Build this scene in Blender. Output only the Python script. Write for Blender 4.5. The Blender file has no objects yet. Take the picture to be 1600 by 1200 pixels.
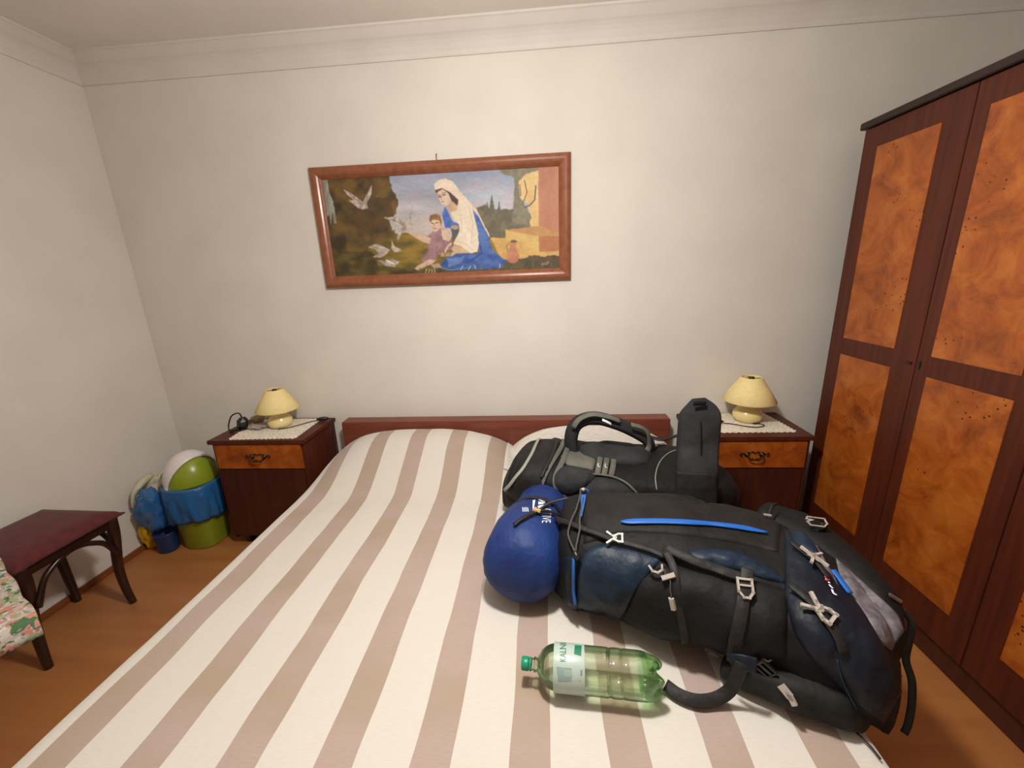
import bpy, bmesh, math, random
import numpy as np
from mathutils import Vector, Matrix, noise
from mathutils.bvhtree import BVHTree

random.seed(7)
S = bpy.context.scene
COL = S.collection
PI = math.pi

# ------------------------------------------------------------------ camera
CAM = np.array([0.04, -2.271, 1.4754])
F_PX, PITCH, YAW, ROLL = 634.96, 0.2659, 0.0799, -0.039
def cam_axes():
    cp, sp = math.cos(PITCH), math.sin(PITCH)
    f = np.array([0, cp, -sp]); u = np.array([0, sp, cp]); r = np.array([1., 0, 0])
    c, s = math.cos(YAW), math.sin(YAW)
    Rz = np.array([[c, -s, 0], [s, c, 0], [0, 0, 1]])
    f, u, r = Rz @ f, Rz @ u, Rz @ r
    c, s = math.cos(ROLL), math.sin(ROLL)
    return f, -s * r + c * u, c * r + s * u
FW, UP, RT = cam_axes()
cd = bpy.data.cameras.new('camera'); cam = bpy.data.objects.new('camera', cd); COL.objects.link(cam)
cd.sensor_width = 36; cd.lens = F_PX / 1600 * 36; cd.clip_start = 0.02
cam.matrix_world = Matrix(((RT[0], UP[0], -FW[0], CAM[0]), (RT[1], UP[1], -FW[1], CAM[1]), (RT[2], UP[2], -FW[2], CAM[2]), (0, 0, 0, 1)))
S.camera = cam

# ------------------------------------------------------------------ light and exposure
S.view_settings.view_transform = 'Standard'; S.view_settings.look = 'None'
S.view_settings.gamma = 1; S.view_settings.use_curve_mapping = False
S.view_settings.exposure = 0.0
W = bpy.data.worlds.new('world'); S.world = W; W.use_nodes = True
W.node_tree.nodes['Background'].inputs[0].default_value = (0.9, 0.8, 0.7, 1)
W.node_tree.nodes['Background'].inputs[1].default_value = 0.02
LAMP_POS = (-0.02, -1.45, 2.15)
ld = bpy.data.lights.new('bulb_light', 'POINT'); ld.energy = 62; ld.shadow_soft_size = 0.08; ld.color = (1, 0.985, 0.93)
lo = bpy.data.objects.new('bulb_light', ld); COL.objects.link(lo); lo.location = LAMP_POS
sd = bpy.data.lights.new('shaded_bulb_light', 'SPOT'); sd.energy = 58; sd.shadow_soft_size = 0.08; sd.color = ld.color; sd.spot_size = math.pi; sd.spot_blend = 1
so = bpy.data.objects.new('shaded_bulb_light', sd); COL.objects.link(so); so.location = (LAMP_POS[0], LAMP_POS[1], LAMP_POS[2] - .01)

# ------------------------------------------------------------------ pixel measuring helpers (1600x1200 photograph)
def ray(u, v): return FW + RT * (u - 800) / F_PX - UP * (v - 600) / F_PX
def at(u, v, ax, val):
    d = ray(u, v); t = (val - CAM[ax]) / d[ax]
    return Vector(CAM + t * d)

# ------------------------------------------------------------------ materials
def lin(c): return tuple(((x / 255) / 12.92 if x / 255 <= 0.04045 else ((x / 255 + 0.055) / 1.055) ** 2.4) for x in c)
def base_mat(name, col, rough=0.6, metal=0, sheen=0, coat=0, spec=0.5):
    m = bpy.data.materials.new(name); m.use_nodes = True
    b = m.node_tree.nodes['Principled BSDF']
    b.inputs['Base Color'].default_value = (*lin(col), 1); b.inputs['Roughness'].default_value = rough
    b.inputs['Metallic'].default_value = metal; b.inputs['Specular IOR Level'].default_value = spec
    if sheen: b.inputs['Sheen Weight'].default_value = sheen
    if coat: b.inputs['Coat Weight'].default_value = coat; b.inputs['Coat Roughness'].default_value = 0.15
    return m, m.node_tree.nodes, m.node_tree.links, b
def noise_mat(name, c1, c2, scale=(5, 5, 5), detail=4, rough=0.6, lo_=0.35, hi=0.65, bump=0.0, bscale=60, bdist=0.002, **k):
    m, N, L, b = base_mat(name, c1, rough, **k)
    tc = N.new('ShaderNodeTexCoord'); mp = N.new('ShaderNodeMapping'); mp.inputs['Scale'].default_value = scale
    nz = N.new('ShaderNodeTexNoise'); nz.inputs['Scale'].default_value = 1; nz.inputs['Detail'].default_value = detail
    cr = N.new('ShaderNodeValToRGB'); cr.color_ramp.elements[0].position = lo_; cr.color_ramp.elements[1].position = hi
    cr.color_ramp.elements[0].color = (*lin(c1), 1); cr.color_ramp.elements[1].color = (*lin(c2), 1)
    L.new(tc.outputs['Object'], mp.inputs[0]); L.new(mp.outputs[0], nz.inputs[0]); L.new(nz.outputs['Fac'], cr.inputs[0]); L.new(cr.outputs[0], b.inputs['Base Color'])
    if bump:
        n2 = N.new('ShaderNodeTexNoise'); n2.inputs['Scale'].default_value = bscale; n2.inputs['Detail'].default_value = 3
        bp = N.new('ShaderNodeBump'); bp.inputs['Strength'].default_value = bump; bp.inputs['Distance'].default_value = bdist
        L.new(tc.outputs['Object'], n2.inputs[0]); L.new(n2.outputs['Fac'], bp.inputs['Height']); L.new(bp.outputs[0], b.inputs['Normal'])
    return m

M = {}
M['wall'] = noise_mat('wall_paint', (212, 205, 196), (218, 211, 202), (3, 3, 3), rough=0.85, bump=0.25, bscale=90, bdist=0.001)
M['ceiling'] = noise_mat('ceiling_paint', (218, 211, 203), (224, 217, 209), (3, 3, 3), rough=0.9, bump=0.2, bscale=60, bdist=0.001)
M['cornice'] = noise_mat('cornice_paint', (208, 200, 192), (214, 206, 198), (4, 4, 4), rough=0.8)
M['mahog'] = noise_mat('mahogany_veneer', (70, 29, 17), (86, 37, 20), (60, 60, 3), 5, rough=0.45, bump=0.05, bscale=150, spec=0.3)
M['mahog_dark'] = noise_mat('dark_mahogany', (58, 24, 17), (72, 32, 22), (50, 50, 4), 5, rough=0.35)
M['headb'] = noise_mat('headboard_veneer', (104, 50, 36), (122, 62, 44), (3, 50, 50), 5, rough=0.38)
M['dark_wood'] = noise_mat('dark_bent_wood', (38, 19, 14), (50, 26, 18), (30, 30, 6), 4, rough=0.3)
M['top_board'] = noise_mat('wardrobe_top_board', (34, 20, 15), (46, 27, 19), (40, 4, 40), 4, rough=0.6)
M['black_gap'] = base_mat('shadow_gap', (18, 10, 8), 0.9)[0]
M['frame_wood'] = noise_mat('picture_frame_wood', (128, 74, 50), (144, 88, 60), (30, 30, 30), 4, rough=0.28)
def burl():
    m, N, L, b = base_mat('burl_veneer', (180, 90, 30), 0.3)
    tc = N.new('ShaderNodeTexCoord')
    n1 = N.new('ShaderNodeTexNoise'); n1.inputs['Scale'].default_value = 8; n1.inputs['Detail'].default_value = 9; n1.inputs['Distortion'].default_value = .7; n1.inputs['Roughness'].default_value = 0.7
    cr = N.new('ShaderNodeValToRGB'); e = cr.color_ramp.elements
    e[0].position = 0.3; e[0].color = (*lin((104, 44, 12)), 1); e[1].position = 0.72; e[1].color = (*lin((184, 108, 42)), 1)
    k = e.new(0.5); k.color = (*lin((158, 80, 24)), 1)
    vo = N.new('ShaderNodeTexVoronoi'); vo.inputs['Scale'].default_value = 48; vo.inputs['Randomness'].default_value = 1
    lt = N.new('ShaderNodeMath'); lt.operation = 'LESS_THAN'; lt.inputs[1].default_value = 0.17
    n3 = N.new('ShaderNodeTexNoise'); n3.inputs['Scale'].default_value = 3.2; n3.inputs['Detail'].default_value = 2
    gt = N.new('ShaderNodeMath'); gt.operation = 'GREATER_THAN'; gt.inputs[1].default_value = 0.57
    mu = N.new('ShaderNodeMath'); mu.operation = 'MULTIPLY'
    mx = N.new('ShaderNodeMixRGB'); mx.inputs[2].default_value = (*lin((62, 28, 13)), 1)
    L.new(tc.outputs['Object'], n1.inputs[0]); L.new(n1.outputs['Fac'], cr.inputs[0]); L.new(tc.outputs['Object'], vo.inputs['Vector'])
    L.new(vo.outputs['Distance'], lt.inputs[0]); L.new(tc.outputs['Object'], n3.inputs[0]); L.new(n3.outputs['Fac'], gt.inputs[0])
    L.new(lt.outputs[0], mu.inputs[0]); L.new(gt.outputs[0], mu.inputs[1]); L.new(mu.outputs[0], mx.inputs[0]); L.new(cr.outputs[0], mx.inputs[1]); L.new(mx.outputs[0], b.inputs['Base Color'])
    return m
M['burl'] = burl()
M['floor'] = noise_mat('orange_wood_laminate', (158, 98, 54), (172, 112, 62), (1.6, 14, 5), 6, rough=0.4, lo_=0.3, hi=0.7)
def spread_mat():
    m, N, L, b = base_mat('striped_cotton', (220, 210, 195), 0.9, sheen=0.2)
    uv = N.new('ShaderNodeUVMap'); uv.uv_map = 'UVMap'
    sp = N.new('ShaderNodeSeparateXYZ'); L.new(uv.outputs[0], sp.inputs[0])
    def math_(op, a, b_=None):
        n = N.new('ShaderNodeMath'); n.operation = op
        for i, x in enumerate((a, b_)):
            if x is None: continue
            if isinstance(x, (int, float)): n.inputs[i].default_value = x
            else: L.new(x, n.inputs[i])
        return n.outputs[0]
    nz = N.new('ShaderNodeTexNoise'); nz.inputs['Scale'].default_value = 5; nz.inputs['Detail'].default_value = 1; L.new(uv.outputs[0], nz.inputs[0])
    wob = math_('MULTIPLY', math_('SUBTRACT', nz.outputs['Fac'], 0.5), 0.012)
    x = math_('ADD', sp.outputs[0], wob)
    ph = math_('FRACT', math_('DIVIDE', math_('ADD', x, 1.063 + 0.212 * 10.5), 0.212))
    d = math_('ABSOLUTE', math_('SUBTRACT', ph, 0.5))
    tan = math_('LESS_THAN', d, 0.205)
    mp = N.new('ShaderNodeMapping'); mp.inputs['Scale'].default_value = (40, 420, 1); L.new(uv.outputs[0], mp.inputs[0])
    th = N.new('ShaderNodeTexNoise'); th.inputs['Scale'].default_value = 1; th.inputs['Detail'].default_value = 5; L.new(mp.outputs[0], th.inputs[0])
    mp2 = N.new('ShaderNodeMapping'); mp2.inputs['Scale'].default_value = (2, 5, 1); L.new(uv.outputs[0], mp2.inputs[0])
    t2 = N.new('ShaderNodeTexNoise'); t2.inputs['Scale'].default_value = 1; t2.inputs['Detail'].default_value = 3; L.new(mp2.outputs[0], t2.inputs[0])
    c1 = N.new('ShaderNodeMixRGB'); c1.inputs[1].default_value = (*lin((158, 136, 128)), 1); c1.inputs[2].default_value = (*lin((176, 156, 146)), 1); L.new(th.outputs['Fac'], c1.inputs[0])
    c2 = N.new('ShaderNodeMixRGB'); c2.inputs[1].default_value = (*lin((160, 140, 122)), 1); L.new(c1.outputs[0], c2.inputs[2])
    r2 = N.new('ShaderNodeValToRGB'); r2.color_ramp.elements[0].position = 0.35; r2.color_ramp.elements[1].position = 0.6; L.new(t2.outputs['Fac'], r2.inputs[0]); L.new(r2.outputs[0], c2.inputs[0])
    wh = N.new('ShaderNodeMixRGB'); wh.inputs[1].default_value = (*lin((196, 188, 178)), 1); wh.inputs[2].default_value = (*lin((208, 201, 192)), 1); L.new(th.outputs['Fac'], wh.inputs[0])
    mx = N.new('ShaderNodeMixRGB'); L.new(tan, mx.inputs[0]); L.new(wh.outputs[0], mx.inputs[1]); L.new(c2.outputs[0], mx.inputs[2]); L.new(mx.outputs[0], b.inputs['Base Color'])
    bp = N.new('ShaderNodeBump'); bp.inputs['Strength'].default_value = 0.5; bp.inputs['Distance'].default_value = 0.0015; L.new(th.outputs['Fac'], bp.inputs['Height']); L.new(bp.outputs[0], b.inputs['Normal'])
    return m
M['spread'] = spread_mat()
M['mattress'] = base_mat('mattress_ticking', (200, 190, 175), 0.9)[0]
M['cream_shade'] = noise_mat('cream_lamp_shade', (226, 204, 142), (232, 212, 152), (80, 80, 80), 3, rough=0.7)
M['cream_ceramic'] = base_mat('cream_ceramic', (232, 212, 150), 0.25)[0]
M['black_plastic'] = base_mat('black_plastic', (26, 24, 24), 0.35)[0]
def lace():
    m, N, L, b = base_mat('crocheted_lace', (226, 216, 200), 0.95)
    tc = N.new('ShaderNodeTexCoord'); v = N.new('ShaderNodeTexVoronoi'); v.inputs['Scale'].default_value = 90
    r = N.new('ShaderNodeValToRGB'); r.color_ramp.elements[0].position = 0.15; r.color_ramp.elements[0].color = (*lin((176, 160, 140)), 1)
    r.color_ramp.elements[1].position = 0.45; r.color_ramp.elements[1].color = (*lin((228, 218, 202)), 1)
    L.new(tc.outputs['Object'], v.inputs['Vector']); L.new(v.outputs['Distance'], r.inputs[0]); L.new(r.outputs[0], b.inputs['Base Color'])
    bp = N.new('ShaderNodeBump'); bp.inputs['Strength'].default_value = 0.6; bp.inputs['Distance'].default_value = 0.003; L.new(v.outputs['Distance'], bp.inputs['Height']); L.new(bp.outputs[0], b.inputs['Normal'])
    return m
M['lace'] = lace()
M['bronze'] = base_mat('dark_bronze', (70, 52, 36), 0.4, metal=0.8)[0]
M['brass'] = base_mat('dull_brass', (150, 110, 60), 0.4, metal=0.9)[0]
M['steel'] = base_mat('grey_steel', (150, 145, 140), 0.35, metal=0.9)[0]
M['lime'] = base_mat('lime_plastic', (134, 148, 34), 0.3)[0]
M['white_plastic'] = base_mat('white_plastic', (222, 212, 212), 0.3)[0]
def film(name, c, alpha, rough=0.25):
    m, N, L, b = base_mat(name, c, rough)
    b.inputs['Alpha'].default_value = alpha
    tc = N.new('ShaderNodeTexCoord'); nz = N.new('ShaderNodeTexNoise'); nz.inputs['Scale'].default_value = 22; nz.inputs['Detail'].default_value = 4; nz.inputs['Distortion'].default_value = 1
    bp = N.new('ShaderNodeBump'); bp.inputs['Strength'].default_value = 0.8; bp.inputs['Distance'].default_value = 0.01
    L.new(tc.outputs['Object'], nz.inputs[0]); L.new(nz.outputs['Fac'], bp.inputs['Height']); L.new(bp.outputs[0], b.inputs['Normal'])
    return m
M['blue_film'] = film('blue_bin_liner_film', (44, 108, 170), 0.72)
M['pale_film'] = film('pale_plastic_film', (206, 198, 170), 0.8)
M['yellow_film'] = film('yellow_plastic_film', (206, 158, 20), 0.97)
M['green_film'] = film('green_plastic_film', (150, 168, 70), 0.9)
M['navy_plastic'] = base_mat('navy_plastic', (22, 50, 96), 0.4)[0]
M['red_velvet'] = noise_mat('dark_red_velvet', (72, 18, 20), (90, 24, 25), (30, 30, 30), 5, rough=0.85, bump=0.3, bscale=200, bdist=0.001, sheen=0.1)
def floral():
    m, N, L, b = base_mat('floral_cotton', (200, 190, 176), 0.9)
    tc = N.new('ShaderNodeTexCoord')
    col = None
    def layer(prev, scale, thr, c, off):
        mp = N.new('ShaderNodeMapping'); mp.inputs['Location'].default_value = (off, off * 2.3, off * 1.7); L.new(tc.outputs['Object'], mp.inputs[0])
        n = N.new('ShaderNodeTexNoise'); n.inputs['Scale'].default_value = scale; n.inputs['Detail'].default_value = 3; n.inputs['Distortion'].default_value = 1.2; L.new(mp.outputs[0], n.inputs[0])
        r = N.new('ShaderNodeValToRGB'); r.color_ramp.elements[0].position = thr; r.color_ramp.elements[1].position = thr + 0.04; L.new(n.outputs['Fac'], r.inputs[0])
        x = N.new('ShaderNodeMixRGB'); L.new(r.outputs[0], x.inputs[0]); x.inputs[2].default_value = (*lin(c), 1)
        if isinstance(prev, tuple): x.inputs[1].default_value = (*lin(prev), 1)
        else: L.new(prev, x.inputs[1])
        return x.outputs[0]
    c = layer((184, 172, 164), 26, 0.50, (150, 154, 118), 1)
    c = layer(c, 24, 0.54, (200, 128, 110), 4)
    c = layer(c, 32, 0.55, (70, 104, 62), 7)
    c = layer(c, 38, 0.60, (206, 196, 190), 11)
    c = layer(c, 40, 0.64, (90, 92, 120), 15)
    L.new(c, b.inputs['Base Color'])
    return m
M['floral'] = floral()
# backpack fabrics
def fabric(name, c1, c2, rough=0.7, sc=14):
    return noise_mat(name, c1, c2, (sc, sc, sc), 4, rough=rough, bump=0.55, bscale=17, bdist=0.014, spec=0.3)
M['blackfab'] = fabric('black_nylon', (9, 8, 8), (15, 13, 13))
M['charcoal'] = fabric('charcoal_nylon', (20, 17, 17), (29, 25, 24))
M['navyfab'] = fabric('navy_ripstop', (14, 28, 44), (20, 40, 60), 0.5)
M['navydark'] = fabric('dark_navy_nylon', (11, 16, 27), (15, 23, 36), 0.55)
M['olive_pad'] = fabric('dark_padded_nylon', (18, 17, 16), (28, 27, 25))
M['greyfab'] = fabric('grey_webbing', (84, 82, 75), (100, 98, 89))
M['slate'] = fabric('slate_grey_padding', (32, 32, 35), (45, 45, 47), 0.8)
M['silvermesh'] = fabric('grey_mesh', (84, 80, 86), (118, 112, 116), 0.6, 60)
M['strap'] = fabric('black_webbing', (28, 25, 25), (36, 33, 32), 0.6, 80)
M['royal'] = fabric('royal_blue_nylon', (20, 40, 92), (28, 52, 110), 0.58, 6)
M['zipblue'] = base_mat('bright_blue_trim', (22, 92, 176), 0.5)[0]
M['ziplight'] = noise_mat('silver_grey_zip', (128, 128, 120), (150, 148, 140), (200, 200, 200), rough=0.55)
M['buckle'] = base_mat('pale_grey_plastic', (172, 162, 152), 0.35)[0]
M['cord'] = base_mat('grey_cord', (66, 62, 58), 0.7)[0]
M['bead'] = base_mat('tan_toggle', (206, 164, 110), 0.5)[0]
M['white_print'] = base_mat('white_print', (214, 216, 226), 0.6)[0]
M['red_print'] = base_mat('red_print', (206, 84, 80), 0.6)[0]
M['green_print'] = base_mat('green_print', (34, 112, 84), 0.5)[0]
M['cap'] = base_mat('teal_green_cap', (20, 138, 104), 0.35)[0]

# ------------------------------------------------------------------ object helpers
def empty(name, loc, label=None, cat=None, group=None, rz=0):
    o = bpy.data.objects.new(name, None); o.empty_display_size = 0.05; COL.objects.link(o)
    o.location = loc; o.rotation_euler = (0, 0, rz)
    if label: tag(o, label, cat, group)
    return o
def tag(o, label, cat, group=None):
    o['label'] = label; o['category'] = cat
    if group: o['group'] = group
    return o
def mesh_obj(name, verts, faces, mat, parent=None, smooth=True, world=True, label=None):
    """verts in world space (parent = unrotated Empty chain) unless world=False."""
    off = Vector((0, 0, 0)); sc_ = Vector((1, 1, 1))
    if parent is not None and world:
        p = parent
        while p is not None: off += p.location; sc_ = Vector([sc_[i] * p.scale[i] for i in range(3)]); p = p.parent
    me = bpy.data.meshes.new(name); me.from_pydata([tuple((Vector(v) - off)[i] / sc_[i] for i in range(3)) for v in verts], [], faces); me.update()
    bm = bmesh.new(); bm.from_mesh(me); bmesh.ops.recalc_face_normals(bm, faces=bm.faces); bm.to_mesh(me); bm.free()
    if smooth:
        for p in me.polygons: p.use_smooth = True
    if mat: me.materials.append(mat)
    o = bpy.data.objects.new(name, me); COL.objects.link(o)
    if parent is not None: o.parent = parent
    if label: o['label'] = label
    return o
def bm_obj(name, bm, mat, parent=None, smooth=False, world=True, label=None):
    bm.verts.index_update()
    vs = [v.co.copy() for v in bm.verts]; fs = [[v.index for v in f.verts] for f in bm.faces]; bm.free()
    return mesh_obj(name, vs, fs, mat, parent, smooth, world, label)
def box_bm(x0, x1, y0, y1, z0, z1, bev=0.0, bm=None, seg=2):
    b2 = bmesh.new()
    r = bmesh.ops.create_cube(b2, size=1)
    for v in b2.verts: v.co = Vector(((x0 + x1) / 2 + v.co.x * (x1 - x0), (y0 + y1) / 2 + v.co.y * (y1 - y0), (z0 + z1) / 2 + v.co.z * (z1 - z0)))
    if bev: bmesh.ops.bevel(b2, geom=list(b2.edges), offset=bev, segments=seg, affect='EDGES')
    if bm is None: return b2
    me = bpy.data.meshes.new('t'); b2.to_mesh(me); bm.from_mesh(me); b2.free(); bpy.data.meshes.remove(me); return bm
def box(name, x0, x1, y0, y1, z0, z1, mat, parent=None, bev=0.002, label=None):
    return bm_obj(name, box_bm(x0, x1, y0, y1, z0, z1, bev), mat, parent, label=label)
def struct(o): o['kind'] = 'structure'; return o
def lathe_data(profile, c=(0, 0, 0), n=32, axis=None, mod=None):
    """profile: list of (radius, height). axis: (origin, direction, up)"""
    vs, fs = [], []
    c = Vector(c)
    if axis is None: ex, ey, ez = Vector((1, 0, 0)), Vector((0, 1, 0)), Vector((0, 0, 1))
    else:
        ez = Vector(axis).normalized(); ex = Vector((0, 0, 1)).cross(ez)
        ex = ex.normalized() if ex.length > 1e-4 else Vector((1, 0, 0)); ey = ez.cross(ex)
    for i, (r, h) in enumerate(profile):
        for k in range(n):
            a = 2 * PI * k / n; rr, hh = (r, h) if mod is None else mod(r, h, a)
            vs.append(c + ex * rr * math.cos(a) + ey * rr * math.sin(a) + ez * hh)
    for i in range(len(profile) - 1):
        for k in range(n):
            fs.append([i * n + k, i * n + (k + 1) % n, (i + 1) * n + (k + 1) % n, (i + 1) * n + k])
    if profile[0][0] > 1e-5: fs.append([k for k in range(n)][::-1])
    if profile[-1][0] > 1e-5: fs.append([(len(profile) - 1) * n + k for k in range(n)])
    return vs, fs
def lathe(name, profile, c, mat, parent=None, n=32, axis=None, mod=None, caps=True, label=None):
    vs, fs = lathe_data(profile, c, n, axis, mod)
    if not caps: fs = [f for f in fs if len(f) == 4]
    o = mesh_obj(name, vs, fs, mat, parent, label=label)
    return o
def catmull(pts, k=6):
    P = [Vector(p) for p in pts]
    if len(P) < 3: return [P[0].lerp(P[-1], i / k) for i in range(k + 1)]
    out = []
    for i in range(len(P) - 1):
        p0 = P[i - 1] if i > 0 else P[i] * 2 - P[i + 1]; p1, p2 = P[i], P[i + 1]; p3 = P[i + 2] if i + 2 < len(P) else P[i + 1] * 2 - P[i]
        for j in range(k):
            t = j / k
            out.append(0.5 * ((2 * p1) + (p2 - p0) * t + (2 * p0 - 5 * p1 + 4 * p2 - p3) * t * t + (3 * p1 - p0 - 3 * p2 + p3) * t ** 3))
    out.append(P[-1]); return out
def tube_data(pts, r, n=8, smooth=6):
    C = catmull(pts, smooth) if smooth else [Vector(p) for p in pts]
    R = r if callable(r) else (lambda t: r)
    vs, fs = [], []; prev = None
    for i, p in enumerate(C):
        d = (C[min(i + 1, len(C) - 1)] - C[max(i - 1, 0)]).normalized()
        a = prev if prev is not None else (Vector((0, 0, 1)) if abs(d.z) < 0.9 else Vector((1, 0, 0)))
        a = (a - d * a.dot(d)).normalized(); b = d.cross(a); prev = a
        rr = R(i / (len(C) - 1))
        for k in range(n):
            t = 2 * PI * k / n; vs.append(p + (a * math.cos(t) + b * math.sin(t)) * rr)
    for i in range(len(C) - 1):
        for k in range(n): fs.append([i * n + k, i * n + (k + 1) % n, (i + 1) * n + (k + 1) % n, (i + 1) * n + k])
    fs.append(list(range(n))[::-1]); fs.append([(len(C) - 1) * n + k for k in range(n)])
    return vs, fs
def tube(name, pts, r, mat, parent=None, n=8, smooth=6, label=None):
    vs, fs = tube_data(pts, r, n, smooth); return mesh_obj(name, vs, fs, mat, parent, label=label)
def ribbon_data(C, Nrm, w, th=0.003):
    """flat band: centre points C, outward normals Nrm, width w (number or function of t), thickness th (outward)."""
    vs, fs = [], []; n = len(C)
    for i in range(n):
        d = (C[min(i + 1, n - 1)] - C[max(i - 1, 0)])
        d = d.normalized() if d.length > 1e-7 else Vector((1, 0, 0))
        s = d.cross(Nrm[i]).normalized(); nn = s.cross(d).normalized()
        if nn.dot(Nrm[i]) < 0: nn = -nn
        ww = (w(i / (n - 1)) if callable(w) else w) / 2
        e = 0.35 * th
        vs += [C[i] - s * ww, C[i] - s * ww + nn * (th - e), C[i] - s * (ww * 0.86) + nn * th, C[i] + s * (ww * 0.86) + nn * th, C[i] + s * ww + nn * (th - e), C[i] + s * ww]
    m = 6
    for i in range(n - 1):
        for k in range(m): fs.append([i * m + k, i * m + (k + 1) % m, (i + 1) * m + (k + 1) % m, (i + 1) * m + k])
    fs.append(list(range(m))[::-1]); fs.append([(n - 1) * m + k for k in range(m)])
    return vs, fs
def free_ribbon(name, pts, w, mat, parent, nrm=(0, -1, 0.3), th=0.004, k=6, label=None):
    C = catmull(pts, k)
    if callable(nrm): NN = [Vector(nrm(i / (len(C) - 1))).normalized() for i in range(len(C))]
    else: NN = [Vector(nrm).normalized()] * len(C)
    vs, fs = ribbon_data(C, NN, w, th); return mesh_obj(name, vs, fs, mat, parent, label=label)

class Surf:
    """surface others are laid onto"""
    def __init__(s, verts, faces): s.add(verts, faces)
    def add(s, verts, faces):
        s.b = BVHTree.FromPolygons([tuple(v) for v in verts], [tuple(f) for f in faces])
    def hit(s, u, v):
        d = Vector(ray(u, v)).normalized(); o = Vector(CAM)
        loc, n, i, dist = s.b.ray_cast(o, d)
        if loc is None:
            # nearest point of the surface to the sight line
            best = None
            for k in range(40):
                p = o + d * (0.9 + k * 0.05); l2, n2, i2, ds = s.b.find_nearest(p)
                if best is None or ds < best[0]: best = (ds, l2, n2)
            loc, n = best[1], best[2]
        if n.dot(d) > 0: n = -n
        return loc, n.normalized()
def px_line(pts, k=6):
    return [(p.x, p.y) for p in catmull([(a, b, 0) for a, b in pts], k)]
def strap_on(name, surf, pts, w, mat, parent, th=0.004, lift=0.001, k=6, label=None):
    """band laid along the surface; w in metres"""
    L = px_line(pts, k); C, NN = [], []
    for u, v in L:
        p, n = surf.hit(u, v); C.append(p); NN.append(n)
    # smooth
    for _ in range(3):
        NN = [(NN[max(i - 1, 0)] + NN[i] * 2 + NN[min(i + 1, len(NN) - 1)]).normalized() for i in range(len(NN))]
    C = [C[0]] + [C[i - 1] * 0.25 + C[i] * 0.5 + C[i + 1] * 0.25 for i in range(1, len(C) - 1)] + [C[-1]]
    C = [c + n * lift for c, n in zip(C, NN)]
    vs, fs = ribbon_data(C, NN, w, th); return mesh_obj(name, vs, fs, mat, parent, label=label)
def tube_on(name, surf, pts, r, mat, parent, lift=0.004, k=6, label=None):
    L = px_line(pts, k); C = []
    for u, v in L:
        p, n = surf.hit(u, v); C.append(p + n * lift)
    return tube(name, C, r, mat, parent, 8, 0, label)
def patch_on(name, surf, top, bot, mat, parent, puff=0.012, nu=26, nv=12, base=0.002, wrinkle=0.0, seed=0, label=None):
    """padded fabric panel: grid between two pixel polylines dropped on the surface, with real thickness"""
    def resample(pts, n):
        L = px_line(pts, 8); d = [0]
        for a, b in zip(L, L[1:]): d.append(d[-1] + math.hypot(b[0] - a[0], b[1] - a[1]))
        out = []
        for i in range(n):
            t = d[-1] * i / (n - 1); j = 0
            while j < len(d) - 2 and d[j + 1] < t: j += 1
            f = (t - d[j]) / max(d[j + 1] - d[j], 1e-6); out.append((L[j][0] + (L[j + 1][0] - L[j][0]) * f, L[j][1] + (L[j + 1][1] - L[j][1]) * f))
        return out
    A, B = resample(top, nu), resample(bot, nu)
    P, NN = [], []
    for j in range(nv):
        for i in range(nu):
            t = j / (nv - 1); u = A[i][0] * (1 - t) + B[i][0] * t; v = A[i][1] * (1 - t) + B[i][1] * t
            p, n = surf.hit(u, v); P.append(p); NN.append(n)
    idx = lambda i, j: j * nu + i
    for _ in range(2):
        NN = [sum((NN[idx(min(max(i + a, 0), nu - 1), min(max(j + b, 0), nv - 1))] for a in (-1, 0, 1) for b in (-1, 0, 1)), Vector((0, 0, 0))).normalized() for j in range(nv) for i in range(nu)]
    outer, inner = [], []
    for j in range(nv):
        for i in range(nu):
            e = min(1.0, 4 * min(i / (nu - 1), 1 - i / (nu - 1))) ** 0.6 * min(1.0, 3 * min(j / (nv - 1), 1 - j / (nv - 1))) ** 0.6
            w = wrinkle * (noise.noise(P[idx(i, j)] * 22 + Vector((seed, 0, 0))) + 0.5 * noise.noise(P[idx(i, j)] * 55)) * e
            outer.append(P[idx(i, j)] + NN[idx(i, j)] * (base + puff * e + w)); inner.append(P[idx(i, j)] - NN[idx(i, j)] * 0.004)
    n = nu * nv; vs = outer + inner; fs = []
    for j in range(nv - 1):
        for i in range(nu - 1):
            q = [idx(i, j), idx(i + 1, j), idx(i + 1, j + 1), idx(i, j + 1)]; fs.append(q); fs.append([n + x for x in q][::-1])
    per = [idx(i, 0) for i in range(nu)] + [idx(nu - 1, j) for j in range(1, nv)] + [idx(i, nv - 1) for i in range(nu - 2, -1, -1)] + [idx(0, j) for j in range(nv - 2, 0, -1)]
    for a, b in zip(per, per[1:] + per[:1]): fs.append([a, n + a, n + b, b])
    return mesh_obj(name, vs, fs, mat, parent, label=label)
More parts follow.
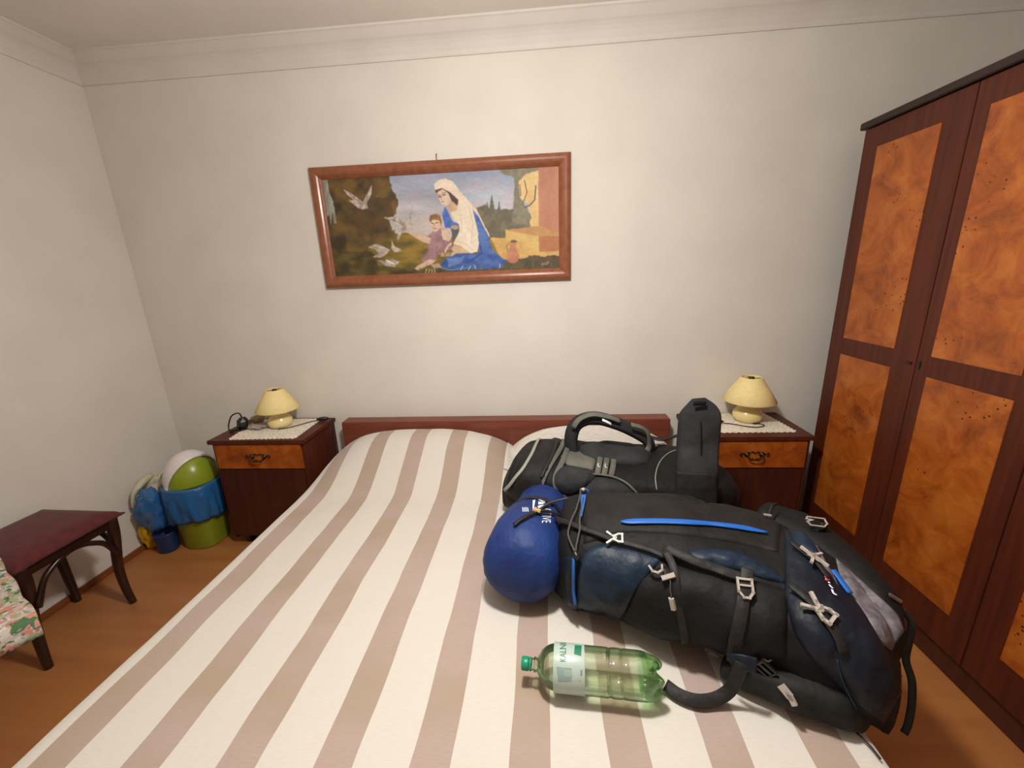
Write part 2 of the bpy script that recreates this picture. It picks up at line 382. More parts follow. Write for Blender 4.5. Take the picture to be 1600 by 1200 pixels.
def outline_on(name, surf, c, ang, polys, th, mat, parent, lift=0.004, holes=True, label=None):
    """small hard part: flat outlines (metres; local x,y) extruded, set on the surface at pixel c; ang in degrees in the picture"""
    p, n = surf.hit(*c) if surf is not None else c
    a = math.radians(ang); dirw = Vector(RT) * math.cos(a) - Vector(UP) * math.sin(a)
    ex = (dirw - n * dirw.dot(n)).normalized(); ey = n.cross(ex)
    vs, fs = [], []
    for pts in polys:   # each: closed centre line drawn as a bar (list of points, width)
        line, w, closed = pts
        m = len(line)
        for i in range(m if closed else m - 1):
            a0, b0 = line[i], line[(i + 1) % m]
            d = Vector((b0[0] - a0[0], b0[1] - a0[1])); l = d.length
            if l < 1e-6: continue
            d /= l; s = Vector((-d.y, d.x)); o0 = len(vs)
            A = Vector(a0) - d * w * 0.5; B = Vector(b0) + d * w * 0.5
            for h in (0, th):
                k = 0.5 if h == 0 else 0.36
                for q in (A - s * w * k, B - s * w * k, B + s * w * k, A + s * w * k):
                    vs.append(p + n * (lift + h) + ex * q.x + ey * q.y)
            fs += [[o0, o0 + 1, o0 + 2, o0 + 3], [o0 + 4, o0 + 5, o0 + 6, o0 + 7]] + [[o0 + i2, o0 + (i2 + 1) % 4, o0 + 4 + (i2 + 1) % 4, o0 + 4 + i2] for i2 in range(4)]
    return mesh_obj(name, vs, fs, mat, parent, smooth=False, label=label)
def rect_ring(w, h): return [(-w / 2, -h / 2), (w / 2, -h / 2), (w / 2, h / 2), (-w / 2, h / 2)]
def loft(stations, zmin=None, n=40, per=6, expo=2.6, fold=0.0, fs_=9.0, seed=0.0, endround=0.0):
    """stations: (near xy, far xy, base z, height). returns verts, faces in world space"""
    ks = []
    A = catmull([(s[0][0], s[0][1], s[2]) for s in stations], per); B = catmull([(s[1][0], s[1][1], s[3]) for s in stations], per)
    m = len(A); vs = []
    for i in range(m):
        near = Vector((A[i].x, A[i].y)); far = Vector((B[i].x, B[i].y)); zb = A[i].z; h = B[i].z
        c = (near + far) / 2; hw = (far - near) / 2
        for k in range(n):
            a = 2 * PI * k / n; ca, sa = math.cos(a), math.sin(a)
            x = math.copysign(abs(ca) ** (2 / expo), ca); z = math.copysign(abs(sa) ** (2 / expo), sa)
            p = Vector((c.x + hw.x * x, c.y + hw.y * x, zb + h / 2 + h / 2 * z))
            if fold:
                nn = Vector((hw.x * x, hw.y * x, h / 2 * z)).normalized()
                q = p * fs_ + Vector((seed, seed, 0))
                p += nn * fold * (noise.noise(q) + 0.6 * noise.noise(q * 2.3))
            if zmin is not None: p.z = max(p.z, zmin(p.x, p.y) if callable(zmin) else zmin)
            vs.append(p)
    fs = []
    for i in range(m - 1):
        for k in range(n): fs.append([i * n + k, i * n + (k + 1) % n, (i + 1) * n + (k + 1) % n, (i + 1) * n + k])
    for e, ring in ((0, range(n)), (1, range((m - 1) * n, m * n))):
        ring = list(ring); c = sum((vs[r] for r in ring), Vector((0, 0, 0))) / n
        # rounded end cap: two inner rings
        prev = ring
        axis = (sum((vs[r] for r in (range(n) if e == 0 else range((m - 1) * n, m * n))), Vector()) / n) - (sum((vs[r] for r in (range(n * 2, n * 3) if e == 0 else range((m - 3) * n, (m - 2) * n))), Vector()) / n)
        axis = axis.normalized()
        for sc, ou in ((0.86, 0.6), (0.6, 0.9), (0.25, 1.0)):
            base = len(vs)
            for r in ring: 
                q = c + (vs[r] - c) * sc + axis * endround * ou
                if zmin is not None: q.z = max(q.z, zmin(q.x, q.y) if callable(zmin) else zmin)
                vs.append(q)
            cur = list(range(base, base + n))
            for k in range(n):
                q = [prev[k], prev[(k + 1) % n], cur[(k + 1) % n], cur[k]]; fs.append(q if e == 1 else q[::-1])
            prev = cur
        fs.append(prev if e == 1 else prev[::-1])
    return vs, fs

# ================================================================== SETTING
XL, XR, YB, YF, H = -2.3045, 2.32, 0.0, -3.6, 2.6
def slab(name, x0, x1, y0, y1, z0, z1, mat): return struct(box(name, x0, x1, y0, y1, z0, z1, mat, None, 0))
slab('floor', XL - .1, XR + .1, YF - .1, YB + .1, -0.1, 0, M['floor'])
slab('ceiling', XL - .1, XR + .1, YF - .1, YB + .1, H, H + .1, M['ceiling'])
slab('wall_back', XL - .1, XR + .1, YB, YB + .1, 0, H, M['wall'])
slab('wall_left', XL - .1, XL, YF, YB, 0, H, M['wall'])
slab('wall_right', XR, XR + .1, YF, YB, 0, H, M['wall'])
slab('wall_front', XL - .1, XR + .1, YF - .1, YF, 0, H, M['wall'])
# ceiling cornice: stepped cove profile (distance from wall, drop from ceiling)
prof = [(0, .112), (.007, .112), (.010, .104), (.012, .092), (.018, .082), (.026, .068), (.038, .054), (.050, .044), (.060, .038), (.070, .030), (.082, .020), (.092, .012), (.100, .008), (.1, 0), (0, 0)]
def cornice(name, p0, p1, inward):
    vs = []; inward = Vector(inward); p0, p1 = Vector(p0), Vector(p1); al = (p1 - p0).normalized()
    for p, sg in ((p0, 1), (p1, -1)):
        for d, dz in prof: vs.append(p + inward * d + al * (sg * d) + Vector((0, 0, -dz)))
    n = len(prof); fs = [[k, (k + 1) % n, n + (k + 1) % n, n + k] for k in range(n)] + [list(range(n))[::-1], list(range(n, 2 * n))]
    return struct(mesh_obj(name, vs, fs, M['cornice'], None, smooth=False))
cornice('trim_1', (XL, YB, H), (XR, YB, H), (0, -1, 0)); cornice('trim_2', (XL, YF, H), (XL, YB, H), (1, 0, 0))
cornice('trim_3', (XR, YF, H), (XR, YB, H), (-1, 0, 0)); cornice('trim_4', (XL, YF, H), (XR, YF, H), (0, 1, 0))
M['skirting'] = noise_mat('brown_skirting', (120, 66, 32), (134, 76, 38), (10, 10, 60), rough=0.45)
struct(box('baseboard_left', XL, XL + .014, YF, YB, 0, .035, M['skirting'], None, .003))
struct(box('baseboard_back', XL + .014, XR, -.014, YB, 0, .035, M['skirting'], None, .003))

# ================================================================== CEILING LAMP (above the frame, gives the room's light)
t = empty('ceiling_lamp', (LAMP_POS[0], LAMP_POS[1], H), 'ceiling lamp hanging above the bed, the light of the room', 'lamp')
lathe('canopy', [(0, H - .001), (.055, H - .001), (.05, H - .03), (.01, H - .04), (0, H - .04)], (LAMP_POS[0], LAMP_POS[1], 0), M['bronze'], t)
tube('rod', [(LAMP_POS[0], LAMP_POS[1], H - .04), (LAMP_POS[0], LAMP_POS[1], LAMP_POS[2] + .17)], .006, M['bronze'], t, smooth=0)
lathe('lamp_shade', [(r, z + LAMP_POS[2] - 2.27) for r, z in [(.03, 2.44), (.04, 2.43), (.05, 2.41), (.052, 2.40), (.048, 2.40), (.045, 2.41), (.035, 2.428), (.03, 2.435)]], (LAMP_POS[0], LAMP_POS[1], 0), M['white_plastic'], t, caps=False)
lathe('bulb_socket', [(r, z + LAMP_POS[2] - 2.27) for r, z in [(0, 2.42), (.02, 2.42), (.02, 2.37), (0, 2.37)]], (LAMP_POS[0], LAMP_POS[1], 0), M['white_plastic'], t)

# ================================================================== BED
bed = empty('bed', (-.21, -1.05, 0), 'wide double bed with reddish wooden headboard under striped cover', 'bed')
HX0, HX1 = -1.1495, .738
hb = box('headboard', HX0, HX1, -.103, -.012, .10, .6665, M['headb'], bed, .004)
box('side_rail', HX0 + .03, HX0 + .055, -2.08, -.10, .2, .34, M['headb'], bed, .003); box('side_rail', HX1 - .055, HX1 - .03, -2.08, -.10, .2, .34, M['headb'], bed, .003)
box('foot_rail', HX0 + .03, HX1 - .03, -2.105, -2.08, .2, .34, M['headb'], bed, .003)
for x in (HX0 + .06, HX1 - .12):
    for y in (-2.07, -.2): box('leg', x, x + .06, y, y + .06, 0, .2, M['headb'], bed, .003)
box('mattress', HX0 + .06, HX1 - .06, -2.075, -.11, .21, .435, M['mattress'], bed, .03)
# cover: height field with pillows under it, draped over both sides and the foot
def smooth01(t): t = min(max(t, 0), 1); return t * t * (3 - 2 * t)
def cover_z(x, y, pillow=False):
    z = .467
    def pil(cx, hw, top, yc, yl):
        a = max(0, 1 - abs((x - cx) / hw) ** 3.0); 
        b = smooth01((y - (yc - yl)) / yl)
        back = smooth01((-.108 - y) / .05) if y > -.158 else 1
        return top * a ** .7 * b * (0.86 + .14 * back)
    z += max(pil(-.64, .53, .175, -.22, .42), pil(.29, .46, .185 if pillow else .05, -.14, .22))
    z += .0035 * noise.noise(Vector((x * 3, y * 4, 0))) + .002 * noise.noise(Vector((x * 14, y * 7, 3)))
    return z
def bed_z(x, y): return cover_z(x, y, True) + .004
NX, NY = 150, 170
xs = [HX0 + (HX1 - HX0) * i / NX for i in range(NX + 1)]
R_ = .018; drop = .23
vs, uvs = [], []
cols = []   # across profile: (x, dz, u)
for k in range(8, 0, -1): cols.append((HX0 - .006 - .004 * math.sin(k), -R_ - drop * k / 8, HX0 - R_ - drop * k / 8))
for k in (3, 2, 1): a = PI / 2 * k / 4; cols.append((HX0 + R_ - R_ * math.sin(a) - .006 * (k / 3), -R_ * (1 - math.cos(a)), HX0 + R_ - R_ * a * 1.2))
for x in xs:
    if HX0 + R_ <= x <= HX1 - R_: cols.append((x, 0, x))
for k in (1, 2, 3): a = PI / 2 * k / 4; cols.append((HX1 - R_ + R_ * math.sin(a) + .006 * (k / 3), -R_ * (1 - math.cos(a)), HX1 - R_ + R_ * a * 1.2))
for k in range(1, 9): cols.append((HX1 + .006 + .004 * math.sin(k), -R_ - drop * k / 8, HX1 + R_ + drop * k / 8))
rows = [(-.106 - (2.09 - .106) * (j / NY), 0, 0) for j in range(NY + 1)]
rows += [(-2.102, -.012, .02), (-2.108, -.05, .06), (-2.108, -.12, .13), (-2.108, -.24, .25)]
for (y, dz2, ve) in rows:
    for (x, dz, u) in cols:
        z = cover_z(min(max(x, HX0), HX1), y) + dz + dz2
        wob = .006 * noise.noise(Vector((x * 2, y * 9, 1))) * min(1, -dz * 8)
        vs.append(Vector((x + (wob - .003 * min(1, -dz * 8) if x < 0 else wob), y, max(z, .2)))); uvs.append((u, y - ve))
nc = len(cols); fs = [[j * nc + i, j * nc + i + 1, (j + 1) * nc + i + 1, (j + 1) * nc + i] for j in range(len(rows) - 1) for i in range(nc - 1)]
cov = mesh_obj('bedspread', vs, fs, M['spread'])
uvl = cov.data.uv_layers.new(name='UVMap')
vidx = [0] * len(cov.data.loops); cov.data.loops.foreach_get('vertex_index', vidx)
uvl.data.foreach_set('uv', [c for i in vidx for c in uvs[i]])
sm = cov.modifiers.new('thickness', 'SOLIDIFY'); sm.thickness = .004; sm.offset = -1
if sum(p.normal.z for p in cov.data.polygons) < 0: sm.offset = 1
tag(cov, 'cream bedspread with beige stripes covering the double bed', 'bedspread')

pxs = [-.17 + (.722 + .17) * i / 60 for i in range(61)]; pys = [-.110 - .29 * j / 36 for j in range(37)]
vs = [Vector((x, y, max(cover_z(x, y, True) + .004, cover_z(x, y) + .008))) for y in pys for x in pxs] + [Vector((x, y, cover_z(x, y) + .006)) for y in pys for x in pxs]
m_ = 61 * 37; fs = []
for j in range(36):
    for i in range(60):
        q = [j * 61 + i, j * 61 + i + 1, (j + 1) * 61 + i + 1, (j + 1) * 61 + i]; fs += [q, [m_ + a for a in q][::-1]]
per = list(range(61)) + [j * 61 + 60 for j in range(1, 37)] + [36 * 61 + i for i in range(59, -1, -1)] + [j * 61 for j in range(35, 0, -1)]
for a, b_ in zip(per, per[1:] + per[:1]): fs.append([a, m_ + a, m_ + b_, b_])
M['cream_cotton'] = noise_mat('cream_cotton', (196, 188, 178), (208, 201, 192), (30, 200, 30), 4, rough=0.9, bump=0.3, bscale=20, bdist=0.006)
tag(mesh_obj('pillow', vs, fs, M['cream_cotton']), 'plain cream pillow against the headboard, mostly behind the black backpack', 'pillow')

# ================================================================== NIGHTSTANDS
NW, ND, NH = .5455, .358, .6626
def make_nightstand():
    r = empty('nightstand', (0, 0, 0))
    box('carcass', .02, NW - .02, -ND + .035, -.004, .05, NH - .022, M['mahog_dark'], r, .002)
    box('top_panel', 0, NW, -ND, -.002, NH - .022, NH, M['mahog'], r, .003)
    box('side_panel', .012, .03, -ND + .02, -.003, .05, NH - .022, M['mahog'], r, .001); box('side_panel', NW - .03, NW - .012, -ND + .02, -.003, .05, NH - .022, M['mahog'], r, .001)
    d = box('drawer', .028, NW - .028, -ND + .008, -ND + .03, NH - .168, NH - .026, M['burl'], r, .002, 'orange burl drawer front')
    # ornate bronze pull: rosettes, bail and scrolls
    cx, cz, y = NW / 2, NH - .098, -ND + .006
    bm = bmesh.new()
    hv, hf = [], []
    def addt(pts, rr, sm_=4):
        a, b = tube_data(pts, rr, 6, sm_); o = len(hv); hv.extend(a); hf.extend([[i + o for i in f] for f in b])
    bm.free()
    for s in (-1, 1):
        a, b = lathe_data([(0, 0), (.013, 0), (.014, .003), (.008, .006), (.004, .014), (0, .015)], (cx + s * .035, y + .002, cz + .004), 12, (0, -1, 0)); o = len(hv); hv.extend(a); hf.extend([[i + o for i in f] for f in b])
        addt([(cx + s * .048, y, cz + .004), (cx + s * .062, y - .003, cz + .014), (cx + s * .068, y - .003, cz + .002), (cx + s * .058, y - .002, cz - .004)], .0028)
        addt([(cx + s * .03, y, cz - .006), (cx + s * .018, y - .003, cz - .02), (cx + s * .005, y - .003, cz - .016)], .003)
        addt([(cx + s * .026, y, cz + .014), (cx + s * .012, y - .003, cz + .02), (cx, y - .003, cz + .012)], .0028)
    addt([(cx - .035, y - .013, cz + .004), (cx - .03, y - .018, cz - .012), (cx, y - .02, cz - .018), (cx + .03, y - .018, cz - .012), (cx + .035, y - .013, cz + .004)], .0035)
    h = mesh_obj('handle', hv, hf, M['bronze'], d, label='ornate dark bronze drawer handle')
    dr = box('door', .03, NW - .03, -ND + .012, -ND + .032, .07, NH - .174, M['mahog_dark'], r, .002)
    for x in (.05, NW - .09):
        for yy in (-ND + .04, -.06): 
            bm = box_bm(x, x + .04, yy, yy + .04, 0, .052, .003)
            for v in bm.verts:
                if v.co.z < .02: v.co.x = (v.co.x - x - .02) * .7 + x + .02; v.co.y = (v.co.y - yy - .02) * .7 + yy + .02
            bm_obj('leg', bm, M['dark_wood'], r)
    return r
def copy_tree(o, parent=None):
    c = o.copy(); COL.objects.link(c); c.parent = parent
    for ch in [x for x in COL.objects if x.parent == o]: copy_tree(ch, c)
    return c
NSL = (-1.7819, 0, 0); NSR = (.799, 0, 0)
ns1 = make_nightstand(); ns2 = copy_tree(ns1)
ns1.location = NSL; tag(ns1, 'wooden nightstand left of the bed with burl drawer', 'nightstand', 'nightstands beside the bed')
ns2.location = NSR; tag(ns2, 'wooden nightstand between bed and wardrobe, partly behind the backpacks', 'nightstand', 'nightstands beside the bed')

# ---- doilies
def doily(corners, label):
    # corners fl, fr, br, bl (world xy)
    P = [Vector((*c, 0)) for c in corners]; z0 = NH + .0005; edge = []
    for a, b, n in ((P[0], P[1], 15), (P[1], P[2], 11), (P[2], P[3], 15), (P[3], P[0], 11)):
        d = b - a; out = Vector((d.y, -d.x, 0)).normalized()
        for i in range(n * 6):
            t = i / (n * 6); s = abs(math.sin(PI * t * n)); edge.append(a + d * t + out * (.009 * s))
    c = sum(edge, Vector()) / len(edge); vs = []; m = len(edge); rings = (1.0, .94, .88, .6, .3)
    for lay in (0, 1):
        for q in rings:
            for e in edge:
                p = c + (e - c) * q; wob = .0012 * abs(noise.noise(p * 40)); vs.append(Vector((p.x, p.y, z0 + (0.0022 + wob if lay else 0))))
        vs.append(Vector((c.x, c.y, z0 + (.002 if lay else 0))))
    fs = []; off = len(rings) * m + 1
    for lay in (0, 1):
        o = lay * off
        for r in range(len(rings) - 1):
            for k in range(m):
                q = [o + r * m + k, o + r * m + (k + 1) % m, o + (r + 1) * m + (k + 1) % m, o + (r + 1) * m + k]; fs.append(q)
        for k in range(m): fs.append([o + (len(rings) - 1) * m + k, o + (len(rings) - 1) * m + (k + 1) % m, o + len(rings) * m])
    for k in range(m): fs.append([k, (k + 1) % m, off + (k + 1) % m, off + k])
    return tag(mesh_obj('lace_doily', vs, fs, M['lace'], smooth=False), label, 'doily', 'doilies on the nightstands')
doily([(-1.665, -.335), (-1.30, -.325), (-1.315, -.03), (-1.71, -.03)], 'white scalloped lace doily on the left nightstand')
doily([(.875, -.295), (1.285, -.295), (1.265, -.02), (.90, -.02)], 'white scalloped lace doily on the right nightstand')
ZD = NH + .0048
# ---- table lamps (built once, copied)
def make_lamp():
    r = empty('table_lamp', (0, 0, 0))
    lathe('base', [(0, 0), (.052, 0), (.066, .012), (.073, .032), (.070, .05), (.056, .068), (.046, .085), (.044, .11), (.047, .125), (0, .128)], (0, 0, 0), M['cream_ceramic'], r, 36)
    lathe('shade', [(.126, .112), (.128, .116), (.09, .178), (.052, .236), (.050, .24), (.046, .238), (.086, .176), (.122, .112), (.126, .112)], (0, 0, 0), M['cream_shade'], r, 48, caps=False)
    v, f = tube_data([(-.046, 0, .232), (.046, 0, .232)], .0018, 6, 0); v2, f2 = tube_data([(0, -.046, .232), (0, .046, .232)], .0018, 6, 0)
    v3, f3 = lathe_data([(0, .225), (.013, .225), (.013, .24), (0, .24)], (0, 0, 0), 12)
    o = len(v); f += [[i + o for i in q] for q in f2]; v += v2; o = len(v); f += [[i + o for i in q] for q in f3]; v += v3
    mesh_obj('shade_ring', v, f, M['bronze'], r)
    lathe('bulb_holder', [(0, .128), (.018, .128), (.018, .165), (0, .165)], (0, 0, 0), M['white_plastic'], r, 16)
    lathe('bulb', [(.0, .165), (.012, .166), (.024, .185), (.026, .2), (.018, .216), (0, .222)], (0, 0, 0), M['cream_ceramic'], r, 16)
    return r
l1 = make_lamp(); l2 = copy_tree(l1)
l1.location = (-1.488, -.150, ZD); l1.scale = (.9, .9, .93); tag(l1, 'small cream table lamp on the left nightstand beside the black charger', 'lamp', 'cream table lamps')
l2.location = (1.125, -.135, ZD); l2.scale = (1.0, 1.0, 1.0); tag(l2, 'small cream table lamp on the right nightstand near the wardrobe', 'lamp', 'cream table lamps')
zc = ZD + .003
tube('cord', [(-1.47, -.208, zc), (-1.42, -.185, zc), (-1.38, -.14, zc), (-1.34, -.09, zc), (-1.31, -.07, zc)], .0025, M['black_plastic'], l1)
lathe('cord_switch', [(0, 0), (.006, .003), (.011, .018), (.012, .035), (.011, .052), (.006, .066), (0, .07)], (-1.315, -.075, zc + .007), M['black_plastic'], l1, 12, (1, .35, 0))
tube('cord', [(-1.25, -.05, zc + .004), (-1.232, -.045, NH + .002), (-1.229, -.05, NH - .02), (-1.225, -.08, .55), (-1.215, -.10, .45), (-1.22, -.09, .30), (-1.225, -.05, .1)], .0025, M['black_plastic'], l1)
tube('cord', [(1.128, -.195, zc), (1.165, -.20, zc), (1.17, -.225, zc), (1.13, -.245, zc), (1.08, -.235, zc), (1.02, -.195, zc), (.985, -.185, zc)], .0025, M['black_plastic'], l2)
lathe('cord_switch', [(0, 0), (.006, .003), (.011, .018), (.012, .035), (.011, .052), (.006, .066), (0, .07)], (.985, -.185, zc + .007), M['black_plastic'], l2, 12, (-1, .55, 0))

# ---- charger with cable
t = empty('charger', (-1.70, -.19, NH), 'black plug charger with looped cable at the left rim of the left nightstand', 'charger')
bm = box_bm(-1.722, -1.672, -.215, -.165, NH + .0005, NH + .074, .012, seg=3)
for v in bm.verts: v.co.x += (v.co.z - NH) * .18
bm_obj('body', bm, M['black_plastic'], t, True)
tube('cable', [(-1.70, -.17, NH + .06), (-1.712, -.175, NH + .095), (-1.745, -.19, NH + .085), (-1.762, -.205, NH + .04), (-1.755, -.22, NH + .006), (-1.73, -.235, NH + .005), (-1.70, -.225, NH + .02), (-1.69, -.20, NH + .05)], .004, M['black_plastic'], t)
tube('cable', [(-1.755, -.21, NH + .006), (-1.72, -.225, NH + .012), (-1.68, -.22, NH + .006), (-1.665, -.19, NH + .008)], .004, M['black_plastic'], t)
# ---- small ashtray-like glass dish seen edge-on, and clear wrapper
t = empty('glass_dish', (-1.655, -.11, ZD), 'small ribbed amber glass dish between charger and left lamp', 'dish')
M['amber'] = base_mat('amber_glass', (150, 128, 88), 0.15)[0]
lathe('bowl', [(0, 0), (.02, 0), (.03, .02), (.036, .045), (.033, .045), (.027, .02), (.018, .006), (0, .006)], (-1.655, -.11, ZD), M['amber'], t, 28, mod=lambda r, h, a: (r * (1 + .06 * math.cos(14 * a)), h))
t_ = []
def crumple(name, c, sx, sy, sz, mat, parent=None, seed=0, n=22, sharp=.45, label=None):
    vs, fs = lathe_data([(math.sin(PI * i / n) if 0 < i < n else 0.0, -math.cos(PI * i / n)) for i in range(n + 1)], (0, 0, 0), 30)
    out = []
    for v in vs:
        q = v * 2.2 + Vector((seed, seed * 1.3, 0)); k = 1 + sharp * (noise.noise(q) + .6 * noise.noise(q * 2.4) + .3 * abs(noise.noise(q * 5)))
        out.append(Vector((c[0] + v.x * sx * k, c[1] + v.y * sy * k, c[2] + v.z * sz * (k * .5 + .5))))
    zf = c[2] - sz
    for v in out: v.z = max(v.z, zf)
    return mesh_obj(name, out, fs, mat, parent, label=label)
M['clear_wrap'] = film('clear_wrapper', (186, 176, 170), 0.6)
o = crumple('plastic_wrapper', (-1.60, -.185, ZD + .014), .05, .035, .013, M['clear_wrap'], None, 5, 14); tag(o, 'crumpled clear plastic wrapper in front of the amber dish', 'wrapper')

# ================================================================== PAINTING
PX0, PX1, PZ0, PZ1, FWD, FT = -1.157, .196, 1.433, 2.043, .062, .034
t = empty('painting', (-.48, -.002, PZ0), 'framed oil painting of a blue-robed mother and child feeding doves, above the headboard', 'painting')
fp = [(0, 0), (0, .018), (.003, .024), (.010, .030), (.020, .0335), (.030, .034), (.040, .031), (.048, .026), (.054, .020), (.059, .016), (.062, .011), (.062, .004), (.05, 0)]
def rail(a, b, inward, name='frame_rail'):
    a, b, inward = Vector(a), Vector(b), Vector(inward); al = (b - a).normalized(); vs = []
    for p, s in ((a, 1), (b, -1)):
        for d, dep in fp: vs.append(p + inward * d + al * s * d + Vector((0, -dep - .002, 0)))
    n = len(fp); fs = [[k, (k + 1) % n, n + (k + 1) % n, n + k] for k in range(n)] + [list(range(n))[::-1], list(range(n, 2 * n))]
    o = mesh_obj(name, vs, fs, M['frame_wood'], t, smooth=False); return o
rail((PX0, 0, PZ1), (PX1, 0, PZ1), (0, 0, -1)); rail((PX0, 0, PZ0), (PX1, 0, PZ0), (0, 0, 1))
rail((PX0, 0, PZ0), (PX0, 0, PZ1), (1, 0, 0)); rail((PX1, 0, PZ0), (PX1, 0, PZ1), (-1, 0, 0))
tube('hook', [(-.482, -.004, PZ1 - .01), (-.482, -.006, PZ1 + .025), (-.478, -.014, PZ1 + .028)], .003, M['brass'], t)
# canvas with painted colours (grid mesh; colours laid in layers like brush work)
gx, gz = 460, 200
CX0, CX1, CZ0, CZ1 = PX0 + .058, PX1 - .058, PZ0 + .058, PZ1 - .058
X, Z = np.meshgrid(np.linspace(CX0, CX1, gx), np.linspace(CZ1, CZ0, gz)); Yc = -.014
D = np.stack([X - CAM[0], np.full_like(X, Yc) - CAM[1], Z - CAM[2]], -1)
dz = D @ FW; U = 800 + F_PX * (D @ RT) / dz; V = 600 - F_PX * (D @ UP) / dz
U = (U - 460) * 3.478; V = (V - 220) * 3.478      # study frame of the painting
rng = np.random.RandomState(3)
def vnoise(sx, sy, seed, octs=3):
    r = np.random.RandomState(seed); out = np.zeros_like(U); amp = 1; tot = 0
    for o in range(octs):
        g = r.rand(64, 64); a = (U / sx * 2 ** o) % 63; b = (V / sy * 2 ** o) % 63
        i, j = a.astype(int), b.astype(int); fa, fb = a - i, b - j; fa = fa * fa * (3 - 2 * fa); fb = fb * fb * (3 - 2 * fb)
        v = (g[i, j] * (1 - fa) + g[(i + 1) % 64, j] * fa) * (1 - fb) + (g[i, (j + 1) % 64] * (1 - fa) + g[(i + 1) % 64, (j + 1) % 64] * fa) * fb
        out += v * amp; tot += amp; amp *= .55
    return out / tot
wu, wv = vnoise(22, 22, 11) - .5, vnoise(22, 22, 12) - .5
img = np.zeros(U.shape + (3,))
def inside(poly, rag):
    uu, vv = U + wu * rag, V + wv * rag; m = np.zeros(U.shape, bool); n = len(poly)
    for i in range(n):
        x0, y0 = poly[i]; x1, y1 = poly[(i + 1) % n]
        if y0 == y1: continue
        m ^= ((y0 > vv) != (y1 > vv)) & (uu < (x1 - x0) * (vv - y0) / (y1 - y0) + x0)
    return m
def soft(m):
    for _ in range(2):
        m[1:-1, 1:-1] = (m[1:-1, 1:-1] * 4 + m[:-2, 1:-1] + m[2:, 1:-1] + m[1:-1, :-2] + m[1:-1, 2:]) / 8
    return m
def fill(poly, c1, c2=None, rag=6, nx=40, ny=40, seed=1, al=1.0):
    m = inside(poly, rag)[..., None] * al; m = soft(m); c1 = np.array(c1, float); c2 = c1 if c2 is None else np.array(c2, float)
    k = np.clip((vnoise(nx, ny, seed) - .5) * 2.2 + .5, 0, 1)[..., None]; global img
    img = img * (1 - m) + (c1 * (1 - k) + c2 * k) * m
def stroke(pts, w, c, al=1.0):
    global img
    d = np.full(U.shape, 1e9)
    for (x0, y0), (x1, y1) in zip(pts, pts[1:]):
        L2 = (x1 - x0) ** 2 + (y1 - y0) ** 2; tt = np.clip(((U - x0) * (x1 - x0) + (V - y0) * (y1 - y0)) / L2, 0, 1)
        d = np.minimum(d, np.hypot(U - x0 - tt * (x1 - x0), V - y0 - tt * (y1 - y0)))
    m = (np.clip((w / 2 + 1.5 - d) / 3, 0, 1) * al)[..., None]; img = img * (1 - m) + np.array(c, float) * m
def ell(cx, cy, rx, ry, c1, c2=None, al=1.0, rag=2, seed=5):
    fill([(cx + rx * math.cos(a * PI / 10), cy + ry * math.sin(a * PI / 10)) for a in range(20)], c1, c2, rag, 30, 30, seed, al)
k = np.clip((V - 150) / 350, 0, 1)[..., None]; n1 = vnoise(160, 60, 2)[..., None]
img = (np.array([140, 152, 178.]) * (1 - k) + np.array([196, 190, 186.]) * k) * (.86 + .28 * n1); img[..., 0] += (vnoise(120, 50, 9) - .4) * 40
fill([(100, 520), (600, 500), (760, 520), (1500, 520), (1500, 800), (100, 800)], (92, 80, 40), (150, 120, 48), 14, 90, 40, 3)
fill([(100, 560), (420, 600), (460, 680), (700, 700), (700, 800), (100, 800)], (60, 52, 34), (112, 94, 42), 14, 70, 40, 4)
fill([(110, 180), (515, 180), (530, 260), (565, 330), (555, 400), (510, 430), (545, 500), (500, 545), (420, 560), (400, 600), (110, 620)], (58, 48, 36), (112, 86, 46), 26, 60, 60, 5)
fill([(300, 330), (520, 300), (540, 420), (420, 500), (320, 470)], (92, 66, 38), (70, 58, 40), 30, 50, 50, 6, .7)
fill([(120, 200), (178, 208), (190, 280), (212, 330), (228, 445), (214, 450), (206, 390), (196, 465), (188, 400), (168, 430), (150, 300)], (168, 166, 158), (130, 128, 118), 8, 20, 60, 7)
fill([(985, 365), (1040, 345), (1060, 372), (1200, 368), (1270, 400), (1285, 480), (1150, 482), (1150, 530), (1062, 522)], (86, 78, 60), (112, 102, 78), 12, 30, 30, 8)
for x, y0, w in ((1073, 285, 18), (1112, 322, 11), (1048, 322, 9)): fill([(x, y0), (x - w, 395), (x + w, 395)], (88, 84, 70), None, 4)
fill([(1210, 180), (1335, 160), (1335, 470), (1278, 462), (1275, 340), (1215, 320)], (206, 166, 100), (220, 186, 124), 5, 40, 80, 9)
fill([(1110, 150), (1335, 128), (1330, 162), (1262, 175), (1222, 215), (1228, 300), (1285, 400), (1280, 470), (1180, 440), (1195, 330), (1195, 200), (1140, 185)], (104, 98, 80), (128, 118, 94), 20, 24, 24, 10)
stroke([(1250, 215), (1264, 280), (1240, 345)], 5, (84, 66, 44)); stroke([(1312, 245), (1306, 320), (1280, 350), (1250, 362)], 7, (84, 66, 44)); stroke([(1225, 240), (1232, 300)], 4, (96, 80, 54))
fill([(1325, 120), (1470, 110), (1470, 520), (1328, 470)], (168, 104, 76), (184, 122, 92), 3, 60, 160, 11)
fill([(1062, 525), (1150, 530), (1335, 600), (1470, 596), (1470, 650), (1220, 660), (1130, 650)], (190, 148, 80), (208, 168, 96), 5, 60, 20, 12)
fill([(1145, 485), (1325, 463), (1470, 512), (1330, 520), (1148, 490)], (178, 128, 70), (196, 150, 88), 3)
fill([(1145, 485), (1330, 520), (1332, 603), (1150, 535)], (200, 162, 90), (210, 176, 104), 3)
